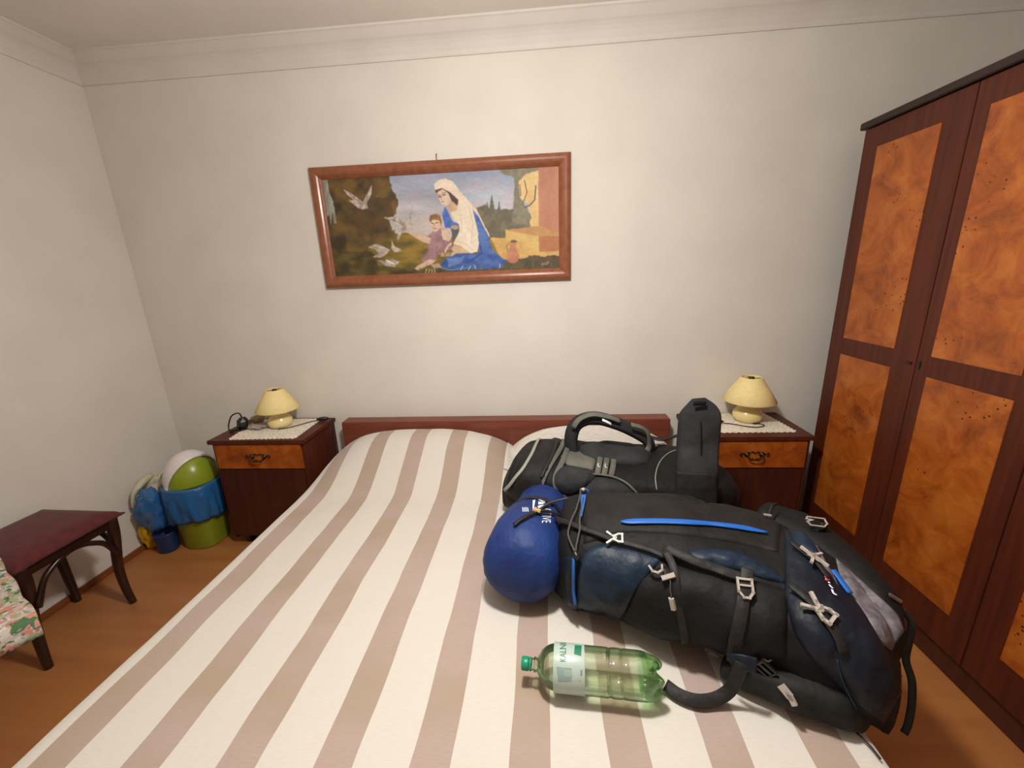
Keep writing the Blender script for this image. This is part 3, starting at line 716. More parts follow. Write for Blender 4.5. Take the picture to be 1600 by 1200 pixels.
fill([(1330, 518), (1470, 512), (1470, 598), (1332, 603)], (170, 102, 64), (180, 114, 72), 3)
fill([(1060, 650), (1220, 640), (1300, 625), (1460, 625), (1470, 720), (700, 735), (640, 720), (800, 690)], (62, 54, 40), (88, 76, 46), 22, 18, 40, 13)
# mother
fill([(962, 368), (1000, 410), (1045, 490), (1075, 590), (1150, 655), (1130, 690), (1000, 700), (830, 706), (788, 684), (812, 650), (870, 612), (1000, 612), (1000, 500), (978, 420)], (44, 72, 148), (78, 110, 176), 4, 60, 30, 14)
fill([(830, 640), (930, 625), (900, 665), (840, 690)], (120, 144, 190), (90, 118, 180), 14, 40, 20, 15, .8)
stroke([(1005, 560), (1020, 610), (960, 650)], 12, (34, 54, 120), .6); stroke([(795, 690), (850, 702), (940, 690)], 6, (90, 150, 200), .7)
fill([(818, 355), (862, 440), (903, 452), (880, 478), (820, 474), (802, 400)], (52, 84, 160), (80, 116, 190), 3, 30, 30, 16)
fill([(850, 478), (902, 460), (890, 520), (862, 545)], (74, 84, 88), (90, 96, 96), 4)
fill([(838, 330), (888, 345), (884, 385), (850, 388), (830, 362)], (188, 152, 122), (200, 168, 140), 3)
fill([(765, 268), (800, 255), (845, 278), (900, 322), (885, 352), (852, 322), (838, 288), (800, 264), (770, 285)], (76, 52, 40), None, 2)
fill([(778, 278), (806, 262), (836, 284), (850, 322), (838, 345), (820, 353), (800, 345), (786, 315)], (206, 178, 156), (218, 194, 172), 2, 20, 20, 17)
fill([(848, 388), (885, 378), (892, 322), (935, 318), (966, 352), (975, 400), (990, 470), (1003, 560), (996, 602), (958, 612), (905, 575), (862, 560), (876, 530), (900, 490), (896, 455), (868, 430)], (222, 206, 184), (234, 222, 204), 4, 50, 60, 18)
for p in ([(900, 400), (910, 450), (905, 500)], [(950, 360), (970, 450), (960, 560)], [(880, 545), (930, 560), (975, 600)]): stroke(p, 5, (190, 168, 140), .6)
fill([(762, 262), (760, 235), (785, 212), (820, 204), (862, 222), (900, 275), (940, 318), (985, 372), (1055, 500), (1060, 525), (1000, 410), (960, 350), (895, 325), (850, 282), (802, 256), (772, 266)], (222, 196, 178), (234, 214, 194), 3, 40, 40, 19)
stroke([(785, 303), (796, 306)], 5, (60, 46, 40)); stroke([(806, 296), (820, 292)], 5, (60, 46, 40)); stroke([(783, 294), (796, 298)], 3, (90, 66, 54)); stroke([(804, 286), (820, 282)], 3, (90, 66, 54)); stroke([(798, 300), (798, 320), (804, 322)], 3, (160, 124, 104)); stroke([(800, 333), (812, 330)], 4, (140, 70, 64))
fill([(845, 598), (870, 560), (905, 575), (955, 608), (880, 612), (850, 630)], (196, 160, 130), (206, 176, 146), 3)
ell(872, 470, 22, 12, (176, 146, 122))
# child
fill([(728, 512), (760, 486), (800, 474), (842, 498), (860, 545), (852, 580), (820, 615), (780, 620), (765, 660), (715, 664), (688, 650), (735, 600), (724, 560)], (142, 104, 112), (170, 132, 136), 4, 30, 30, 20)
fill([(690, 650), (740, 560), (780, 575), (765, 655)], (136, 98, 106), (160, 122, 126), 6, 20, 30, 21, .8)
fill([(796, 478), (832, 488), (856, 520), (840, 548), (806, 536)], (204, 176, 150), (214, 190, 164), 3)
fill([(618, 500), (640, 492), (715, 515), (742, 530), (735, 560), (700, 552), (645, 520)], (196, 164, 140), (210, 182, 158), 3)
fill([(738, 425), (760, 412), (792, 425), (798, 460), (785, 485), (765, 498), (748, 486), (740, 455)], (208, 176, 152), (218, 190, 168), 2)
fill([(732, 430), (738, 405), (765, 396), (792, 405), (802, 440), (796, 462), (786, 432), (750, 428), (740, 445)], (118, 86, 52), (140, 104, 60), 3)
stroke([(746, 448), (756, 450)], 4, (60, 44, 40)); stroke([(768, 446), (780, 444)], 4, (60, 44, 40)); stroke([(762, 452), (758, 466)], 3, (170, 130, 110)); stroke([(756, 476), (768, 476)], 4, (160, 80, 76))
fill([(652, 695), (670, 678), (738, 642), (766, 650), (750, 668), (700, 690), (668, 704)], (200, 168, 144), (212, 184, 158), 3)
fill([(735, 672), (790, 665), (800, 690), (760, 692)], (180, 146, 128), None, 3)
fill([(775, 612), (812, 600), (850, 585), (862, 600), (850, 625), (800, 632)], (104, 84, 60), (186, 154, 120), 4, 12, 12, 22)
stroke([(820, 600), (836, 570), (850, 560)], 12, (206, 176, 150))
# doves
def dove(poly, seed): fill(poly, (150, 134, 124), (204, 192, 180), 3, 18, 18, seed)
dove([(262, 260), (300, 280), (355, 318), (372, 330), (395, 290), (422, 238), (418, 290), (400, 325), (392, 345), (402, 368), (370, 374), (345, 366), (318, 342), (290, 322), (325, 322), (290, 295)], 30)
dove([(478, 416), (550, 412), (600, 446), (628, 400), (642, 345), (640, 400), (636, 445), (646, 480), (630, 492), (590, 490), (562, 545), (556, 520), (575, 476), (540, 440)], 31)
dove([(400, 578), (440, 562), (480, 572), (522, 592), (500, 618), (470, 636), (425, 632), (455, 612), (440, 590)], 32)
dove([(528, 540), (545, 575), (575, 585), (585, 598), (548, 608), (526, 590)], 33)
dove([(452, 648), (500, 656), (520, 642), (575, 655), (545, 682), (500, 684)], 34); stroke([(500, 650), (540, 668)], 9, (226, 218, 206))
for p in ([(300, 290), (350, 330)], [(400, 300), (385, 340)], [(520, 425), (590, 455)], [(420, 575), (470, 590)]): stroke(p, 4, (110, 96, 88), .6)
# jug, grasses, signature
ell(1186, 628, 36, 38, (172, 104, 80), (196, 140, 104)); fill([(1170, 548), (1206, 546), (1202, 580), (1212, 605), (1160, 605), (1172, 580)], (160, 98, 72), (184, 124, 92), 2); ell(1192, 547, 19, 7, (96, 60, 44))
stroke([(1168, 558), (1152, 572), (1158, 600)], 5, (150, 96, 66)); stroke([(1210, 552), (1232, 556), (1232, 580), (1216, 596)], 5, (188, 146, 90))
for i in range(46):
    x = 640 + rng.rand() * 780; y = 690 + rng.rand() * 18; stroke([(x, y), (x + rng.randn() * 7, y - 12 - rng.rand() * 22)], 2.5, (80 + rng.rand() * 50, 84 + rng.rand() * 40, 50), .7)
for x, y, d in ((712, 718, 6), (728, 720, 8), (745, 722, 4), (765, 718, -4), (905, 700, 10), (945, 702, 12), (985, 695, -6), (1115, 690, 3)): stroke([(x, y), (x + d, y - 20)], 3.5, (206, 198, 170))
for i in range(22):
    x = 1290 + i * 8; stroke([(x, 655), (x + rng.randn() * 3, 622 + rng.rand() * 18)], 4, (92, 60, 40))
stroke([(1342, 676), (1350, 664), (1356, 676), (1362, 662), (1368, 674), (1376, 656), (1384, 660), (1372, 670)], 2.5, (196, 170, 130), .9)
img = img * .9 + np.array([108, 98, 86.]) * .1
img *= (.94 + .12 * vnoise(9, 5, 40))[..., None]
srgb = np.clip(img / 255, 0, 1); linc = np.where(srgb <= .04045, srgb / 12.92, ((srgb + .055) / 1.055) ** 2.4)
verts = np.stack([X - t.location.x, np.full_like(X, Yc), Z - t.location.z], -1).reshape(-1, 3)
ii = np.arange(gx * gz).reshape(gz, gx); quads = np.stack([ii[:-1, :-1], ii[1:, :-1], ii[1:, 1:], ii[:-1, 1:]], -1).reshape(-1, 4)
me = bpy.data.meshes.new('canvas'); me.vertices.add(gx * gz); me.vertices.foreach_set('co', verts.ravel())
me.loops.add(quads.size); me.loops.foreach_set('vertex_index', quads.ravel()); me.polygons.add(len(quads)); me.polygons.foreach_set('loop_start', np.arange(0, quads.size, 4)); me.update(calc_edges=True)
ca = me.color_attributes.new('paint', 'FLOAT_COLOR', 'POINT'); ca.data.foreach_set('color', np.concatenate([linc.reshape(-1, 3), np.ones((gx * gz, 1))], 1).ravel())
m, N, L, b = base_mat('oil_paint', (128, 128, 128), 0.5, spec=0.3); at_ = N.new('ShaderNodeAttribute'); at_.attribute_name = 'paint'; L.new(at_.outputs['Color'], b.inputs['Base Color'])
me.materials.append(m); co = bpy.data.objects.new('canvas', me); COL.objects.link(co); co.parent = t; co.location = (0, 0, 0)
co.location.y = -t.location.y
box('backing_board', PX0 + .02, PX1 - .02, -.012, -.003, PZ0 + .02, PZ1 - .02, M['dark_wood'], t, 0)

# ================================================================== WARDROBE (doors face the bed)
XW = 1.454
t = empty('wardrobe', (1.75, -1.1, 0), 'tall wooden wardrobe with orange burl door panels right of the bed', 'wardrobe')
WY0, WY1, WZ0, WZ1 = -.172, -1.90, .10, 2.017
box('carcass', XW + .024, XW + .60, WY1, WY0, WZ0, WZ1 - .002, M['mahog'], t, .002)
box('top_board', XW - .014, XW + .61, WY1 - .03, WY0 + .012, WZ1, WZ1 + .028, M['top_board'], t, .003)
box('plinth', XW + .03, XW + .59, WY1 + .01, WY0 - .01, 0, WZ0, M['mahog_dark'], t, .002)
doors = [(-.176, -.6545, -.263, -.549), (-.6575, -1.0715, -.711, -1.0015), (-1.0745, -1.4885, -1.166, -1.44), (-1.4915, -1.896, -1.545, -1.835)]
for i, (ya, yb, pa, pb) in enumerate(doors):
    d = box('door', XW + .001, XW + .023, yb, ya, WZ0 + .012, WZ1 - .004, M['mahog'], t, .0015)
    for z0, z1 in ((.25, 1.047), (1.124, 1.93)):
        # inlaid burl panel, with a thin moulding line round it
        bm = box_bm(XW - .0015, XW + .004, pb, pa, z0, z1, .0008); bm_obj('panel', bm, M['burl'], d, label='orange burl panel')
    if i in (0, 2):
        yk = yb - .0015; zk = 1.083
        o = box('escutcheon', XW - .003, XW + .002, yk + .018, yk + .042, zk - .006, zk + .006, M['bronze'], d, .001)
    else:
        o = box('keyhole_plate', XW - .003, XW + .002, ya - .020, ya - .008, zk - .016, zk + .016, M['black_plastic'], d, .002)

# ================================================================== BIN AND BAGS
bc = Vector((-1.985, -.29, 0))
t = empty('waste_bin', bc, 'lime green swing-top bin with white lid beside the left nightstand', 'bin')
n = 40
def sq(r, h, a, e=3.2):
    c, s = abs(math.cos(a)), abs(math.sin(a)); k = (c ** e + s ** e) ** (-1 / e); k = 1 + (k - 1) * .7; return r * k, h
lathe('body', [(.0, .001), (.095, .001), (.10, .01), (.122, .36), (.130, .385), (.130, .395), (.124, .395), (.116, .36), (.094, .02), (0, .02)], bc, M['lime'], t, n, mod=sq)
# dome: green collar with swing opening and white flap
def dome(name, a0, a1, r0, mat, rin=.006, zb=.395, squash=1.35):
    vs, fs = [], []; na, nb = 24, 16
    for lay in (0, 1):
        r = r0 - lay * rin
        for i in range(na + 1):
            az = a0 + (a1 - a0) * i / na
            for j in range(nb + 1):
                # latitude lines about the swing axis (x axis)
                la = -PI / 2 + PI * j / nb
                x = math.sin(la); rr = math.cos(la)
                vs.append(bc + Vector((x * r, -rr * math.cos(az) * r, zb + rr * math.sin(az) * r * squash)))
    m = (na + 1) * (nb + 1)
    for lay in (0, 1):
        for i in range(na):
            for j in range(nb):
                q = [lay * m + i * (nb + 1) + j, lay * m + (i + 1) * (nb + 1) + j, lay * m + (i + 1) * (nb + 1) + j + 1, lay * m + i * (nb + 1) + j + 1]; fs.append(q)
    for i in range(na):
        for j in (0, nb): a = i * (nb + 1) + j; fs.append([a, a + nb + 1, m + a + nb + 1, m + a])
    for j in range(nb):
        for i in (0, na): a = i * (nb + 1) + j; fs.append([a, a + 1, m + a + 1, m + a])
    return vs, fs
Rb = Matrix.Rotation(math.radians(72), 3, 'Z')     # swing axis runs away from the viewer to the wall
def put(name, data, mat, label):
    vs = [bc + Rb @ (v - bc) for v in data[0]]; return mesh_obj(name, vs, data[1], mat, t, label=label)
put('dome', dome('d', math.radians(0), math.radians(100), .126, M['lime']), M['lime'], 'green half of the domed top')
put('swing_lid', dome('l', math.radians(58), math.radians(180), .134, M['white_plastic']), M['white_plastic'], 'white swing flap of the lid')
# liner bag folded over the rim
def liner(r, h, a, ):
    k = 1 + .05 * math.sin(9 * a + h * 20) + .04 * math.sin(17 * a)
    rr, hh = sq(r, h, a); low = .035 * math.sin(a + 2.6) * (1 - (h - .15) / .23) if h < .38 else 0
    return rr * (1 + (k - 1) * min(1, (.40 - h) * 8)), hh + low
lathe('bin_liner', [(.126, .398), (.134, .40), (.137, .385), (.141, .34), (.143, .29), (.141, .24), (.136, .18), (.130, .155), (.127, .165), (.128, .30), (.1295, .38)], bc, M['blue_film'], t, 72, mod=liner, caps=False, label='blue plastic liner folded over the rim')
o = crumple('blue_bag', (-2.175, -.39, .262), .07, .06, .13, M['blue_film'], None, 2, 26, .34); tag(o, 'bulging bright blue plastic bag leaning on the left of the bin', 'bag')
o = crumple('dark_blue_pot', (0, 0, 0), .01, .01, .01, M['navy_plastic']); bpy.data.objects.remove(o)
o = lathe('blue_pot', [(0, .001), (.046, .001), (.05, .01), (.058, .115), (.06, .12), (.054, .12), (.046, .012), (0, .012)], (-2.148, -.385, 0), M['navy_plastic'], None, 28); tag(o, 'dark blue plastic pot on the floor beneath the blue bag', 'pot')
o = crumple('yellow_bag', (-2.25, -.375, .115), .035, .04, .114, M['yellow_film'], None, 8, 20, .45); tag(o, 'yellow plastic bag slumped against the left wall by the bin', 'bag')
t2 = empty('pale_bag', (-2.24, -.28, .2), 'crumpled whitish plastic bag against the left wall behind the blue bag', 'bag')
crumple('pouch', (-2.225, -.26, .33), .055, .075, .09, M['pale_film'], t2, 12, 22, .6)
tube('handle', [(-2.25, -.25, .40), (-2.235, -.33, .42), (-2.24, -.41, .37), (-2.25, -.42, .30), (-2.255, -.38, .29)], lambda s: .014 + .008 * math.sin(7 * s), M['pale_film'], t2)
tube('handle', [(-2.20, -.24, .42), (-2.12, -.22, .45), (-2.06, -.18, .45)], .012, M['green_film'], t2, label='green printed rim')

# ================================================================== STOOL
sA, sB, sD, sC = Vector((-1.868, -.770, 0)), Vector((-2.285, -.757, 0)), Vector((-2.285, -1.155, 0)), Vector((-1.880, -1.165, 0))
ctr = (sA + sB + sC + sD) / 4
t = empty('stool', (ctr.x, ctr.y, 0), 'dark bentwood stool with a dark red velvet seat by the left wall', 'stool')
def quad_pt(u, v, cs): return cs[0] * (1 - u) * (1 - v) + cs[1] * u * (1 - v) + cs[2] * u * v + cs[3] * (1 - u) * v
cs = [sC, sA, sB, sD]; ng = 22; vs = []
for lay in (0, 1):
    for j in range(ng + 1):
        for i in range(ng + 1):
            u, v = i / ng, j / ng; p = quad_pt(u, v, cs); e = min(1, 7 * min(u, 1 - u, v, 1 - v)) ** .5
            # corners drawn out to points
            cu, cv = abs(u * 2 - 1), abs(v * 2 - 1); pinch = (cu * cv) ** 4
            p = ctr + (p - ctr) * (1 - .045 * (1 - pinch) * max(cu, cv) ** 3)
            z = .492 + (.028 * e + .012 * math.sin(PI * u) * math.sin(PI * v) + .004 if lay else -.004)
            vs.append(Vector((p.x, p.y, z)))
m_ = (ng + 1) ** 2; fs = []
for j in range(ng):
    for i in range(ng):
        q = [j * (ng + 1) + i, j * (ng + 1) + i + 1, (j + 1) * (ng + 1) + i + 1, (j + 1) * (ng + 1) + i]; fs += [q[::-1], [m_ + a for a in q]]
per = [i for i in range(ng + 1)] + [j * (ng + 1) + ng for j in range(1, ng + 1)] + [ng * (ng + 1) + i for i in range(ng - 1, -1, -1)] + [j * (ng + 1) for j in range(ng - 1, 0, -1)]
for a, b_ in zip(per, per[1:] + per[:1]): fs.append([a, b_, m_ + b_, m_ + a])
mesh_obj('seat', vs, fs, M['red_velvet'], t, label='dark red velvet cushion')
# apron
sh = lambda c, k: ctr + (c - ctr) * k
av, af = [], []
for k_, zz in ((.88, .489), (.88, .445), (.80, .445), (.80, .489)):
    for c in (sC, sA, sB, sD): q = sh(c, k_); av.append(Vector((q.x, q.y, zz)))
for r_ in range(4):
    for c in range(4): af.append([r_ * 4 + c, r_ * 4 + (c + 1) % 4, ((r_ + 1) % 4) * 4 + (c + 1) % 4, ((r_ + 1) % 4) * 4 + c])
mesh_obj('apron', av, af, M['dark_wood'], t, smooth=False)
feet = {}
for nm, c, foot in (('A', sA, Vector((-1.972, -.776, 0))), ('B', sB, Vector((-2.268, -.775, 0))), ('C', sC, Vector((-1.985, -1.118, 0))), ('D', sD, Vector((-2.268, -1.12, 0)))):
    q = sh(c, .82); out = (c - ctr).normalized(); f = foot
    pts = [Vector((q.x, q.y, .485)), Vector((q.x, q.y, .40)) - out * .004, Vector((q.x, q.y, .22)).lerp(Vector((f.x, f.y, .22)), .75) - out * .012, Vector((q.x, q.y, .09)).lerp(Vector((f.x, f.y, .09)), 1.0) - out * .008, Vector((f.x, f.y, 0))]
    tube('leg', pts, lambda s: .024 - .009 * s, M['dark_wood'], t, 10, 6); feet[nm] = q
for a, b_ in (('A', 'C'), ('A', 'B'), ('B', 'D'), ('C', 'D')):
    qa, qb = feet[a], feet[b_]
    pts = []
    for s in range(9):
        x = s / 8; w = .5 - .5 * math.cos(PI * x); z = .30 + .145 * math.sin(PI * x) ** .55; pts.append(Vector((qa.x, qa.y, 0)).lerp(Vector((qb.x, qb.y, 0)), .03 + .94 * x) + Vector((0, 0, z)))
    tube('arch_brace', pts, .011, M['dark_wood'], t, 8, 4)

# ================================================================== FLORAL CLOTH OVER A LOW SEAT at the left edge
P1, P2 = at(-14, 848, 2, .62), at(62, 962, 2, .62)
edge = (P2 - P1); edge.z = 0; L1 = edge.length; e1 = edge.normalized(); 
e2 = Vector((e1.y, -e1.x, 0));  e2 = e2 if e2.y < 0 else -e2
cornerD = P2
t = empty('side_table', (P2.x - .2, P2.y - .2, 0), 'small dark wooden side table hidden under the floral cloth at left edge', 'table')
O = P2 - e1 * .02 + e2 * .02
def SP(a, b_, z): return Vector((O.x, O.y, 0)) - e1 * a + e2 * b_ + Vector((0, 0, z))
sv = [SP(a, b_, z) for z in (.612, .585) for a, b_ in ((0, 0), (.64, 0), (.64, .36), (0, .36))]
mesh_obj('table_top', sv, [[0, 1, 2, 3], [7, 6, 5, 4], [0, 4, 5, 1], [1, 5, 6, 2], [2, 6, 7, 3], [3, 7, 4, 0]], M['dark_wood'], t, smooth=False)
for a, b_ in ((.60, .18), (.40, .34), (.40, .26)): tube('leg', [SP(a, b_, .585), SP(a, b_ + .01, .3), SP(a, b_ + .02, 0)], .018, M['dark_wood'], t, 8, 3)
tube('stretcher', [SP(.40, .275, .12), SP(.60, .195, .12)], .011, M['dark_wood'], t, 8, 3)
# cloth: rows over top then hanging folds on the sides
vs, uvn = [], []; na, nb = 48, 48; ov = .075
for j in range(nb + 1):
    for i in range(na + 1):
        a = -ov + (.64 + 2 * ov) * i / na; b_ = -ov + (.36 + 2 * ov) * j / nb
        oa = max(0, -a, a - .64); ob = max(0, -b_, b_ - .36); o_ = max(oa, ob); hang = oa + ob if min(oa, ob) > 0 else o_
        ca_, cb_ = min(max(a, 0), .64), min(max(b_, 0), .36)
        out = Vector((0, 0, 0)); q = .004 + .003 * math.sin(a * 30) + .003 * math.sin(b_ * 25)
        if a < 0: out += e1 * min(oa, .012) * 1.0 + e1 * (q if oa > .01 else 0)
        if a > .64: out -= e1 * (min(oa, .012) + (q if oa > .01 else 0))
        if b_ < 0: out -= e2 * (min(ob, .012) + (q if ob > .01 else 0))
        if b_ > .36: out += e2 * (min(ob, .012) + (q if ob > .01 else 0))
        p = SP(ca_, cb_, .617) + out; p.z -= max(0, max(oa, ob) - .008) * .85; p.z += .004 * noise.noise(p * 14); p.z = max(p.z, .616) if o_ == 0 else p.z
        vs.append(p)
fs = [[j * (na + 1) + i, j * (na + 1) + i + 1, (j + 1) * (na + 1) + i + 1, (j + 1) * (na + 1) + i] for j in range(nb) for i in range(na)]
o = mesh_obj('floral_cloth', vs, fs, M['floral']); md = o.modifiers.new('thickness', 'SOLIDIFY'); md.thickness = .003; md.offset = 1
tag(o, 'pale floral cloth with green and pink blossoms draped at the left edge', 'cloth')

# ================================================================== FAR BACKPACK (black and grey travel pack, lies behind)
t2 = empty('travel_backpack', (.35, -.6, .47), 'black backpack with grey webbing lying nearest the headboard', 'backpack')
st = [((-.135, -.74), (-.085, -.50), .478, .17), ((-.10, -.78), (-.03, -.44), .475, .235), ((.03, -.82), (.10, -.41), .474, .25), ((.20, -.84), (.25, -.40), .474, .235), ((.42, -.84), (.46, -.40), .474, .22), ((.62, -.85), (.66, -.40), .474, .21), ((.73, -.84), (.75, -.44), .476, .20), ((.80, -.79), (.80, -.52), .48, .16)]
v, f = loft(st, bed_z, n=44, per=7, expo=3.0, fold=.012, fs_=10, seed=3, endround=.03)
mesh_obj('main_body', v, f, M['blackfab'], t2); SB = Surf(v, f)
patch_on('lid_pocket', SB, [(824, 676), (836, 667), (868, 670), (882, 674)], [(790, 770), (806, 782), (828, 788), (842, 786)], M['charcoal'], t2, .016, wrinkle=.004, label='bulging black lid pocket')
strap_on('zip', SB, [(840, 668), (846, 682), (836, 706), (822, 732), (806, 750), (793, 764)], .014, M['ziplight'], t2, .004, .018, label='silver grey zip arc')
strap_on('webbing_strap', SB, [(884, 676), (877, 700), (862, 724), (848, 752), (846, 770), (862, 782)], .020, M['greyfab'], t2, .004, .006, label='grey webbing')
strap_on('webbing_strap', SB, [(892, 686), (880, 720), (868, 748), (872, 766), (884, 776)], .022, M['greyfab'], t2, .004, .010, label='grey webbing')
strap_on('webbing_strap', SB, [(870, 692), (862, 716), (852, 736), (846, 748)], .012, M['strap'], t2, .004, .014)
patch_on('shoulder_pad', SB, [(862, 742), (884, 728), (912, 732), (938, 738)], [(864, 760), (880, 774), (896, 774), (926, 756)], M['slate'], t2, .028, label='dark rounded shoulder pad')
patch_on('grey_tab', SB, [(876, 713), (892, 703), (915, 708), (934, 713)], [(880, 722), (888, 727), (905, 731), (926, 735)], M['greyfab'], t2, .010, 14, 6, label='grey fabric tab')
patch_on('back_padding', SB, [(892, 770), (915, 752), (935, 744), (962, 748), (992, 768)], [(892, 786), (915, 787), (935, 787), (962, 787), (996, 784)], M['slate'], t2, .016, label='slate grey lumbar padding')
strap_on('piping', SB, [(925, 744), (950, 746), (974, 755), (994, 770)], .008, M['greyfab'], t2, .005, .014)
for i in range(3):
    x = 938 + i * 10.5
    w = strap_on('adjustment_strap', SB, [(x, 713 + i * 1.5), (x - 2, 728 + i * 1.5), (x - 5, 745 + i)], .022, M['greyfab'], t2, .006, .008, 3, label='light grey webbing bar')
    if i < 2: strap_on('size_mark', SB, [(x - 3, 728 + i), (x - 3.5, 733 + i), (x, 733.5 + i)], .003, M['white_print'], w, .001, .0145, 2, label='white printed mark')
# padded loop standing up (shoulder strap) and flat pad under it
def A2(u, v_, y): return at(u, v_, 1, y)
lp = [A2(914, 728, -.62), A2(898, 712, -.61), A2(894, 686, -.60), A2(902, 664, -.59), A2(926, 655, -.58), A2(958, 662, -.57), A2(990, 676, -.56), A2(1010, 690, -.56), A2(1012, 706, -.57)]
free_ribbon('shoulder_strap', lp, .062, M['slate'], t2, lambda s: (math.cos(PI * .95 - s * 2.6) * .9, -.55, math.sin(PI * .95 - s * 2.6)), .022, 8, label='padded strap looping up')
free_ribbon('strap_webbing', [A2(896, 668, -.635), A2(906, 655, -.63), A2(926, 648, -.62), A2(950, 652, -.61), A2(968, 658, -.60)], .024, M['greyfab'], t2, (0, -.6, 1), .006, 6, label='grey webbing on the padded strap')
free_ribbon('strap_webbing', [A2(986, 664, -.61), A2(1003, 669, -.60), A2(1012, 678, -.60), A2(1014, 695, -.60), A2(1011, 705, -.61)], .022, M['greyfab'], t2, (.3, -.6, 1), .006, 6, label='grey webbing on the padded strap')
free_ribbon('printed_mark', [A2(941, 656, -.64), A2(950, 660, -.635), A2(955, 663, -.63)], .012, M['white_print'], t2, (0, -.7, 1), .002, 3, label='small white emblem')
patch_on('hip_pad', SB, [(905, 696), (940, 693), (985, 698), (1024, 700)], [(905, 716), (945, 722), (985, 727), (1012, 724)], M['slate'], t2, .030, label='flat dark padded strap')
patch_on('black_mesh', SB, [(918, 697), (950, 696), (980, 699), (1008, 704)], [(922, 703), (950, 707), (980, 712), (1006, 714)], M['blackfab'], t2, .036, 18, 6)
strap_on('side_strap', SB, [(1012, 698), (1035, 696), (1060, 694)], .016, M['greyfab'], t2, .004, .004)
strap_on('side_strap', SB, [(994, 716), (1012, 708), (1028, 698)], .014, M['greyfab'], t2, .004, .010)
free_ribbon('side_strap', [A2(1015, 683, -.52), A2(1035, 687, -.54), A2(1062, 680, -.60)], .018, M['strap'], t2, (0, -.6, 1), .004)
tube_on('piping', SB, [(1026, 766), (1024, 745), (1030, 724), (1044, 709), (1062, 702)], .0022, M['ziplight'], t2, .002, label='thin grey piping arc')
# upright hip wing
wg = [A2(1088, 782, -.80), A2(1088, 740, -.775), A2(1089, 700, -.72), A2(1092, 664, -.70), A2(1093, 642, -.68), A2(1091, 622, -.665)]
def wgw(s): return .142 if s < .1 else (.142 + .012 * math.sin(PI * s)) * (1 if s < .72 else max(.30, math.cos((s - .72) / .28 * 1.25)))
free_ribbon('hip_wing', wg, wgw, M['slate'], t2, (-.18, -1, .12), .032, 8, label='tall dark padded hip wing sticking up')
free_ribbon('hip_wing_lower', [A2(1087, 788, -.88), A2(1087, 762, -.865), A2(1087, 738, -.845)], .146, M['charcoal'], t2, (-.1, -1, .1), .014, 6, label='black lower sleeve of the hip wing')
free_ribbon('hip_wing_seam', [A2(1096, 728, -.77), A2(1095, 690, -.755), A2(1094, 655, -.735)], .004, M['charcoal'], t2, (-.18, -1, .12), .004, 5)
free_ribbon('hip_wing_label', [A2(1083, 631, -.722), A2(1093, 630, -.722), A2(1103, 631, -.722)], .018, M['blackfab'], t2, (-.18, -1, .12), .003, 3, label='small black embossed patch')

# ================================================================== NEAR BACKPACK (navy and black trekking pack)
t3 = empty('trekking_backpack', (.45, -1.25, .47), 'large navy and black backpack with blue trim lying on the bed beside the water bottle', 'backpack')
st = [((.075, -1.235), (.085, -1.00), .48, .20), ((.105, -1.29), (.13, -.96), .474, .265), ((.22, -1.34), (.28, -.945), .474, .285), ((.34, -1.385), (.45, -.945), .474, .29), ((.45, -1.43), (.60, -.99), .474, .28), ((.54, -1.475), (.72, -1.06), .474, .272), ((.61, -1.515), (.80, -1.15), .474, .262), ((.67, -1.545), (.842, -1.27), .472, .24), ((.72, -1.565), (.862, -1.37), .462, .21), ((.765, -1.565), (.865, -1.44), .44, .17)]
def zpack(x, y): return bed_z(x, y) if x < HX1 + .004 else -1
v, f = loft(st, zpack, n=56, per=7, expo=2.7, fold=.013, fs_=9, seed=9, endround=.03)
mesh_obj('main_body', v, f, M['blackfab'], t3); SA = Surf(v, f)
# harness side (far right) with grey mesh
hv, hf = loft([((.70, -1.10), (.785, -1.03), .60, .13), ((.76, -1.20), (.865, -1.11), .60, .135), ((.80, -1.32), (.90, -1.24), .59, .13), ((.82, -1.42), (.905, -1.37), .575, .12), ((.82, -1.475), (.875, -1.45), .56, .09)], None, 28, 6, 2.8, .008, 12, 5, .015)
hb_ = mesh_obj('back_harness', hv, hf, M['blackfab'], t3); SH = Surf(v + hv, f + [[i + len(v) for i in q] for q in hf]); SHH = Surf(hv, hf)
patch_on('mesh_panel', SH, [(1306, 872), (1330, 893), (1365, 925), (1400, 958), (1412, 985)], [(1310, 892), (1326, 925), (1350, 965), (1372, 1000), (1392, 1016)], M['silvermesh'], hb_, .010, wrinkle=.004, label='grey wrinkled mesh')
strap_on('blue_edge', SH, [(1296, 896), (1308, 912), (1322, 932)], .015, M['zipblue'], hb_, .004, .014, label='bright blue trim')
strap_on('grey_edge', SH, [(1268, 858), (1280, 880), (1292, 902), (1300, 922)], .016, M['silvermesh'], hb_, .004, .012)
